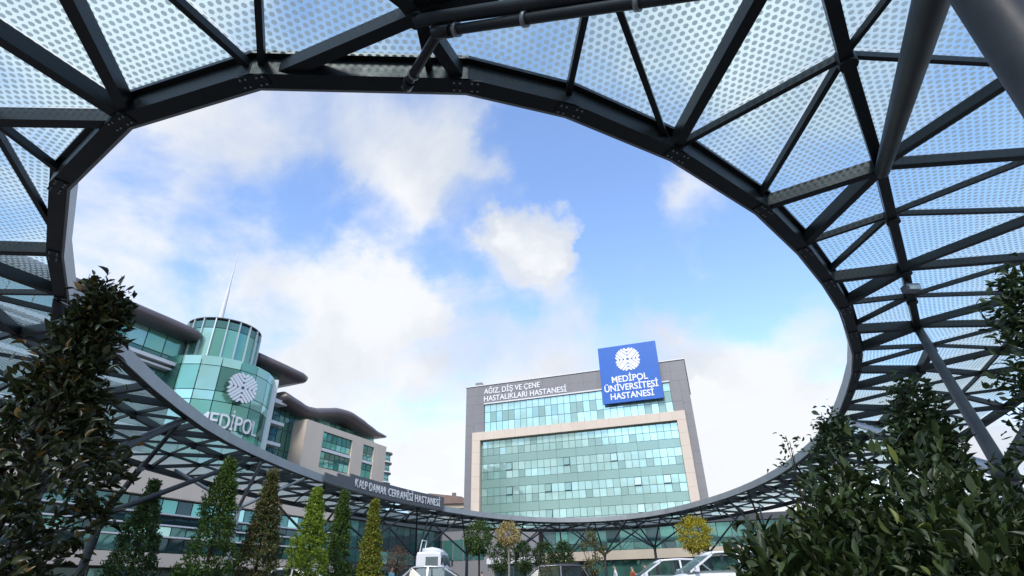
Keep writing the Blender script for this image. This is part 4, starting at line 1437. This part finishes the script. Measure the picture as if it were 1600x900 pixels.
def build_plants():
    build_hedge()
    tall_shrub('broadleaf_tree', 'dark leathery-leaved tree standing tall at the left edge', -4.08, 4.6,
               [(0.3, 0.72, 0.0), (1.4, 0.72, 0.0), (2.1, 0.54, 0.02), (2.65, 0.38, 0.06), (3.1, 0.16, 0.15), (3.45, 0.08, 0.16), (3.75, 0.02, 0.13)],
               'leaf_magnolia', 31, 8000, 0.105, 0.42, 220, 230, 0.085, 0.12)
    tall_shrub('broadleaf_tree', 'dark green leafy tree cut off by the right edge', 4.32, 4.0,
               [(0.3, 0.8, 0), (1.4, 0.9, 0), (2.0, 0.78, 0), (2.7, 0.46, 0), (3.2, 0.18, 0), (3.4, 0.05, 0)],
               'leaf_shrub', 32, 6000, 0.085, 0.45, 60, 200, 0.075, 0.15)
    tall_shrub('garden_shrub', 'upright leafy shrub rising above the hedge near the canopy strut', 3.62, 5.0,
               [(0.8, 0.42, 0), (1.6, 0.44, 0), (2.10, 0.36, 0.02), (2.36, 0.20, 0.03), (2.52, 0.09, 0.08), (2.74, 0.13, 0.12), (2.86, 0.04, 0.12)],
               'leaf_shrub', 33, 5200, 0.07, 0.55, 0, 150, 0.06, 0.1, 'shrub', stem=0.03)
    tall_shrub('garden_shrub', 'small leafy shrub poking above the hedge at the canopy rim', 3.12, 5.5,
               [(0.8, 0.28, 0), (1.6, 0.32, 0), (2.2, 0.25, 0.02), (2.5, 0.14, 0.06), (2.68, 0.05, 0.08)],
               'leaf_shrub', 34, 2600, 0.06, 0.55, 0, 90, 0.055, 0.1, 'shrub', stem=0.025)
    tall_shrub('garden_shrub', 'thin spindly sapling with few leaves at the hedge left end', 2.25, 4.6,
               [(0.8, 0.05, 0), (1.8, 0.10, 0), (2.1, 0.10, 0), (2.3, 0.02, 0.03)],
               'leaf_shrub', 35, 160, 0.045, 0.5, 0, 30, 0.04, 0.25, 'shrub', stem=0.01)
    # row of conical trees
    cone_tree(-15.25, 24, 5.5, 1.18, 'dark conical tree, leftmost of the row, beside the leaning column', 'leaf_cone_dark', 41)
    cone_tree(-11.25, 22, 5.9, 1.05, 'tall dark green conical tree beside the pale column', 'leaf_cone_mid', 42, 8200)
    cone_tree(-10.30, 24, 5.82, 0.98, 'conical tree with rusty brown leaves, third in the row', 'leaf_cone_rust', 43)
    cone_tree(-9.70, 28, 5.72, 1.08, 'bright green conical tree, broadest of the right-hand three', 'leaf_cone_green', 44)
    cone_tree(-9.25, 31, 6.0, 0.85, 'narrow dark green conical tree between the two brighter ones', 'leaf_cone_mid', 45)
    cone_tree(-7.80, 32, 5.7, 0.82, 'slender yellow-green conical tree, rightmost of the row', 'leaf_cone_mix', 46)
    # plaza trees
    ball_tree('round_tree', -2.28, 36, 4.02, 0.82, 0.84, 'round dark green tree on a bare stem under the far rim', 'leaf_lolly', 51, 3000, 0.13, group='small trees in the plaza')
    ball_tree('round_tree', -0.48, 33, 3.98, 0.62, 0.52, 'round golden-tan tree with bare forked branches', 'leaf_gold', 52, 1900, 0.11, group='small trees in the plaza', bark='bark_pale')
    ball_tree('round_tree', 8.95, 30, 3.52, 0.78, 0.72, 'round bright yellow tree beside the hedge', 'leaf_yellow', 53, 3200, 0.11, group='small trees in the plaza', bark='bark_pale')
    ball_tree('sparse_tree', 4.45, 36, 2.75, 0.75, 1.4, 'sparse olive-yellow young tree before the podium', 'leaf_olive', 54, 1300, 0.14, group='small trees in the plaza', clumps=60, fill=0.1)
    ball_tree('sparse_tree', -7.15, 36, 2.95, 0.85, 0.62, 'low bare-looking tree with brown leaves behind the truck', 'leaf_brown', 55, 1100, 0.10, group='small trees in the plaza', clumps=70, fill=0.1)
    for i, (x, y) in enumerate(((-1.4, 51), (0.5, 51.5), (2.3, 52), (4.0, 52.5))):
        ball_tree('topiary_tree', x, y, 3.7, 0.85, 1.1, ('dark clipped tree under the far canopy, leftmost of four', 'dark clipped tree under the far canopy, second from left of four', 'dark clipped tree under the far canopy, third from left of four', 'dark clipped tree under the far canopy, rightmost of four')[i], 'leaf_cone_dark', 60 + i, 3200, 0.15, group='clipped trees under the far canopy')
    ball_tree('low_bush', 1.95, 38, 2.1, 0.55, 0.5, 'small yellow bush behind the parked cars', 'leaf_yellow', 66, 700, 0.1, 'bush')

build_plants()

# ------------------------------------------------------------------ vehicles
def loft(name, rings, mat, parent, M, smooth=True, subsurf=0):
    n = len(rings[0]); v = [p for r in rings for p in r]; f = []
    for j in range(len(rings) - 1):
        for i in range(n):
            a = j * n + i; b = j * n + (i + 1) % n
            f.append((a, b, b + n, a + n))
    f.append(tuple(range(n))[::-1]); f.append(tuple(range((len(rings) - 1) * n, len(rings) * n)))
    me = mesh_from(name, v, f, mat, smooth)
    bm = bmesh.new(); bm.from_mesh(me); bmesh.ops.recalc_face_normals(bm, faces=bm.faces); bm.to_mesh(me); bm.free()
    o = obj(name, me, parent, M)
    if subsurf:
        s = o.modifiers.new('soft', 'SUBSURF'); s.levels = subsurf; s.render_levels = subsurf
    return o

def rrect(x, hw, z0, z1, c=0.12, crown=0.0):
    """rounded cross-section in the y,z plane at x"""
    c = min(c, (z1 - z0) * 0.45, hw * 0.45)
    return [(x, -hw + c, z0), (x, hw - c, z0), (x, hw, z0 + c), (x, hw, z1 - c), (x, hw - c, z1), (x, 0, z1 + crown), (x, -hw + c, z1), (x, -hw, z1 - c), (x, -hw, z0 + c)]

def car(label, loc, rz, paint, L=4.4, W=1.8, H=1.5, hood=0.95, boot=0.55, rails=False, name='parked_car', cat='car'):
    g = ground_z(loc[1])
    t = thing(name, label, cat, (loc[0], loc[1], g), rz, 'cars parked in the plaza')
    M = WM[t]
    hw = W / 2; belt = H * 0.60
    x0, x1 = -L / 2, L / 2
    rings = []
    for fx, zt, k, zb in ((0, 0.55, 0.82, 0.32), (0.03, 0.62, 0.93, 0.25), (0.12, belt - 0.02, 0.99, 0.22), (0.35, belt, 1, 0.2), (0.6, belt, 1, 0.2), (0.72, belt - 0.01, 1, 0.2), (0.86, belt - 0.10, 0.97, 0.22), (0.96, belt - 0.24, 0.9, 0.25), (1.0, 0.5, 0.78, 0.32)):
        rings.append(rrect(x0 + L * fx, hw * k, zb, zt, 0.16, 0.02))
    loft('body', rings, paint, t, M, True, 1)
    # glass house
    gx0, gx1 = x0 + boot * 0.35, x1 - hood * 0.85
    rx0, rx1 = x0 + boot + 0.35, x1 - hood - 0.85
    def ring(xa, hw_, z0_): return [(xa, -hw_, z0_), (xa, hw_, z0_)]
    gh = [[(gx0, -hw * .86, belt - .05), (gx0, hw * .86, belt - .05), (gx0 + .03, hw * .84, belt + .02), (gx0 + .03, -hw * .84, belt + .02)],
          [(rx0 - .12, -hw * .93, belt - .05), (rx0 - .12, hw * .93, belt - .05), (rx0, hw * .70, H - .05), (rx0, -hw * .70, H - .05)],
          [((rx0 + rx1) / 2, -hw * .94, belt - .05), ((rx0 + rx1) / 2, hw * .94, belt - .05), ((rx0 + rx1) / 2, hw * .74, H - .02), ((rx0 + rx1) / 2, -hw * .74, H - .02)],
          [(rx1 + .1, -hw * .93, belt - .05), (rx1 + .1, hw * .93, belt - .05), (rx1, hw * .70, H - .06), (rx1, -hw * .70, H - .06)],
          [(gx1, -hw * .84, belt - .08), (gx1, hw * .84, belt - .08), (gx1 - .03, hw * .82, belt - .01), (gx1 - .03, -hw * .82, belt - .01)]]
    loft('window_glass', gh, 'car_glass', t, M, False)
    # roof panel and pillars
    rr = []
    for xa, k, z in ((rx0 - .10, .70, H - .10), (rx0 + .1, .74, H - .025), ((rx0 + rx1) / 2, .775, H), (rx1 - .1, .74, H - .03), (rx1 + .12, .70, H - .12)):
        rr.append([(xa, -hw * k, z - .05), (xa, hw * k, z - .05), (xa, hw * (k - .04), z + .01), (xa, 0, z + .035), (xa, -hw * (k - .04), z + .01)])
    rf = loft('roof', rr, paint, t, M, True)
    for s in (-1, 1):
        P = lambda x, y, z: M @ Vector((x, s * y, z))
        for a, b in (((gx1 - .05, hw * .86, belt - .02), (rx1 + .04, hw * .74, H - .09)), ((gx0 + .1, hw * .87, belt), (rx0 - .02, hw * .73, H - .08)), (((rx0 + rx1) / 2, hw * .955, belt - .02), ((rx0 + rx1) / 2, hw * .78, H - .06))):
            beam('pillar', P(*a), P(*b), 0.07, 0.06, paint, t)
        if rails:
            tube('roof_rail', P(rx0 + .1, hw * .68, H + .06), P(rx1 - .1, hw * .68, H + .05), 0.02, 'black_trim', t)
        m = M @ Matrix.Translation((gx1 - .25, s * (hw + .06), belt + .03))
        obj('mirror', unit_box(paint), t, m @ Matrix.Diagonal((.12, .20, .14, 1)))
        obj('headlight', unit_box('lamp_clear'), t, M @ Matrix.Translation((x1 - .17, s * hw * .68, belt - .30)) @ Matrix.Diagonal((.22, .36, .14, 1)))
        obj('tail_light', unit_box('lamp_red'), t, M @ Matrix.Translation((x0 + .12, s * hw * .76, belt - .16)) @ Matrix.Diagonal((.16, .24, .22, 1)))
        for xa in (x0 + L * .19, x1 - L * .19):
            w = tube('wheel', P(xa, hw - .22, .32), P(xa, hw + .01, .32), .32, 'rubber', t, 1.0, 20)
            tube('rim', P(xa, hw - .02, .32), P(xa, hw + .025, .32), .20, 'rim_alloy', w, 1.0, 16)
    return t

def truck(loc, rz):
    g = ground_z(loc[1])
    t = thing('white_truck', 'white truck cab with roof fairing and a tubular rack', 'truck', (loc[0], loc[1], g), rz)
    M = WM[t]
    rings = [rrect(x, 1.12 * k, 0.55, z, 0.14, 0.03) for x, z, k in ((-0.95, 2.85, 0.97), (-0.9, 2.95, 1), (0.2, 2.98, 1), (0.75, 2.9, 1), (1.0, 2.1, 0.99), (1.12, 1.7, 0.97))]
    loft('cab', rings, 'car_white', t, M, False)
    loft('roof_fairing', [rrect(x, w, 2.9, z, 0.1, 0.02) for x, z, w in ((-0.6, 3.2, 0.9), (0.1, 3.25, 0.9), (0.5, 3.15, 0.8), (0.75, 2.97, 0.6))], 'car_white', t, M)
    obj('windscreen', mesh_from('windscreen', [(1.06, -.95, 1.78), (1.06, .95, 1.78), (0.80, .9, 2.78), (0.80, -.9, 2.78)], [(0, 1, 2, 3)], 'car_glass'), t, M @ Matrix.Translation((.03, 0, 0)))
    for s in (-1, 1):
        obj('side_window', unit_box('car_glass'), t, M @ Matrix.Translation((0.2, s * 1.115, 2.25)) @ Matrix.Diagonal((0.9, 0.03, 0.75, 1)))
        P = lambda x, y, z: M @ Vector((x, s * y, z))
        tube('mirror_arm', P(0.85, 1.1, 2.6), P(1.0, 1.38, 2.5), .02, 'black_trim', t)
        obj('mirror', unit_box('black_trim'), t, M @ Matrix.Translation((1.0, s * 1.4, 2.3)) @ Matrix.Diagonal((.08, .2, .42, 1)))
        obj('headlight', unit_box('lamp_clear'), t, M @ Matrix.Translation((1.1, s * .8, 0.95)) @ Matrix.Diagonal((.08, .36, .2, 1)))
        for xa in (0.35, -3.4):
            w = tube('wheel', P(xa, .85, .45), P(xa, 1.12, .45), .45, 'rubber', t, 1.0, 20)
            tube('rim', P(xa, 1.0, .45), P(xa, 1.14, .45), .26, 'rim_alloy', w, 1.0, 16)
        tube('rack_post', P(-1.05, .55, 2.2), P(-0.75, .55, 3.75), .035, 'car_white', t)
        obj('bed_side', unit_box('car_white'), t, M @ Matrix.Translation((-2.95, s * 1.08, 1.15)) @ Matrix.Diagonal((3.7, 0.05, 0.45, 1)))
    tube('rack_bar', M @ Vector((-0.75, -.58, 3.75)), M @ Vector((-0.75, .58, 3.75)), .035, 'car_white', t)
    obj('bumper', unit_box('black_trim'), t, M @ Matrix.Translation((1.12, 0, .62)) @ Matrix.Diagonal((.14, 2.1, .3, 1)))
    obj('bed_floor', unit_box('black_trim'), t, M @ Matrix.Translation((-2.95, 0, .88)) @ Matrix.Diagonal((3.7, 2.1, .12, 1)))

def build_vehicles():
    car('white car with dark roof rails below the bright green conical tree', (-9.75, 28.4), 0.0, 'car_white', 4.5, 1.82, 1.52, rails=True)
    car('silver car parked in front of the white truck', (-3.65, 28.6), 0.0, 'car_silver', 4.2, 1.78, 1.5)
    car('dark grey people carrier behind the yellow bush', (2.0, 36.4), math.pi, 'car_grey', 4.7, 1.85, 1.72, 0.75, 0.25, True)
    car('white car half hidden by the hedge', (7.35, 22.4), math.pi + 0.06, 'car_white', 4.5, 1.85, 1.55)
    car('white car standing just behind the one by the hedge', (6.4, 26.5), math.pi, 'car_white', 4.3, 1.8, 1.5)
    truck((-6.0, 43.5), -0.15)

build_vehicles()

# ------------------------------------------------------------------ people
def skin_mesh(name, pts, edges, radii, mat, root=0):
    me = bpy.data.meshes.new(name); me.from_pydata(pts, edges, [])
    o = bpy.data.objects.new(name + '_tmp', me); col.objects.link(o)
    o.modifiers.new('Skin', 'SKIN'); 
    for sv, r in zip(me.skin_vertices[0].data, radii):
        sv.radius = (r if isinstance(r, tuple) else (r, r)); sv.use_root = False
    me.skin_vertices[0].data[root].use_root = True
    s = o.modifiers.new('Sub', 'SUBSURF'); s.levels = 2; s.render_levels = 2
    dg = bpy.context.evaluated_depsgraph_get()
    out = bpy.data.meshes.new_from_object(o.evaluated_get(dg))
    col.objects.unlink(o); bpy.data.objects.remove(o)
    out.materials.clear(); out.materials.append(MATS[mat])
    out.polygons.foreach_set('use_smooth', [True] * len(out.polygons)); out.update()
    out.name = name
    return out

def person(label, loc, rz, top, legs, stride=0.16, swing=0.18, h=1.74):
    g = ground_z(loc[1])
    t = thing('person', label, 'person', (loc[0], loc[1], g), rz, 'people walking in the plaza')
    k = h / 1.74
    M = WM[t] @ Matrix.Scale(k, 4)
    s = stride
    P = [(0, 0, .95), (0, 0, 1.15), (0, 0, 1.36), (0, 0, 1.46), (0, 0.01, 1.53), (0, 0.02, 1.63), (0, 0.01, 1.70),
         (-.10, 0, .90), (-.11, s * .55, .49), (-.11, s * .3, .09), (-.11, s * .3 + .15, .035),
         (.10, 0, .90), (.11, -s * .3, .50), (.11, -s * 1.1, .10), (.11, -s * 1.1 + .15, .04),
         (-.19, 0, 1.39), (-.23, -swing * .5, 1.13), (-.22, swing * .3, .90), (-.21, swing * .3 + .05, .80),
         (.19, 0, 1.39), (.23, swing * .4, 1.13), (.22, swing * 1.0, .92), (.21, swing * 1.0 + .05, .82)]
    Ed = [(0, 1), (1, 2), (2, 3), (3, 4), (4, 5), (5, 6), (0, 7), (7, 8), (8, 9), (9, 10), (0, 11), (11, 12), (12, 13), (13, 14), (2, 15), (15, 16), (16, 17), (17, 18), (2, 19), (19, 20), (20, 21), (21, 22)]
    Rd = [(.15, .11), (.13, .10), (.15, .11), .06, .07, (.085, .10), .06, .09, .062, .045, .04, .09, .062, .045, .04, .06, .046, .036, .03, .06, .046, .036, .03]
    obj('body', skin_mesh('body', P, Ed, Rd, 'skin'), t, M)
    q = [0, 1, 2, 15, 16, 17, 19, 20, 21]
    obj('jacket', skin_mesh('jacket', [P[i] for i in q], [(0, 1), (1, 2), (2, 3), (3, 4), (4, 5), (2, 6), (6, 7), (7, 8)], [(.175, .14), (.165, .13), (.185, .14), .085, .066, .055, .085, .066, .055], top), t, M)
    q = [0, 7, 8, 9, 11, 12, 13]
    obj('trousers', skin_mesh('trousers', [P[i] for i in q], [(0, 1), (1, 2), (2, 3), (0, 4), (4, 5), (5, 6)], [(.165, .13), .105, .08, .065, .105, .08, .065], legs), t, M)
    obj('hair', skin_mesh('hair', [(0, -0.03, 1.62), (0, -0.01, 1.70), (0, 0.03, 1.735)], [(0, 1), (1, 2)], [(.085, .075), (.088, .09), (.05, .05)], 'hair'), t, M)
    for sx in (-1, 1):
        for nm, x, y, z, r in (('ear', .088, .02, 1.625, .018), ('eye', .033, .112, 1.64, .010)):
            tube(nm, M @ Vector((sx * x - .006, y, z)), M @ Vector((sx * x + .006, y, z)), r, 'skin' if nm == 'ear' else 'hair', t, 1.0, 8)
    tube('nose', M @ Vector((0, .10, 1.625)), M @ Vector((0, .135, 1.605)), .014, 'skin', t, 0.7, 8)

def build_people():
    person('person in a teal and white top walking left of the truck', (-7.1, 34.5), -1.9, 'cloth_teal', 'cloth_white')
    person('person in navy standing at the end of the grey people carrier', (4.05, 37.4), 0.4, 'cloth_navy', 'cloth_black', 0.03, 0.03)
    person('person in a pale top walking before the podium doors', (6.1, 38.5), 1.4, 'cloth_white', 'cloth_navy')
    person('person in a rust jacket beside a companion in black', (7.2, 38.6), 1.8, 'cloth_rust', 'cloth_black', h=1.66)
    person('person in black walking nearest the white cars', (8.0, 38.4), 1.7, 'cloth_black', 'cloth_black')
    person('person in black standing by the entrance doorway', (-2.7, 46.5), 0.2, 'cloth_black', 'cloth_navy', 0.04, 0.04)

build_people()
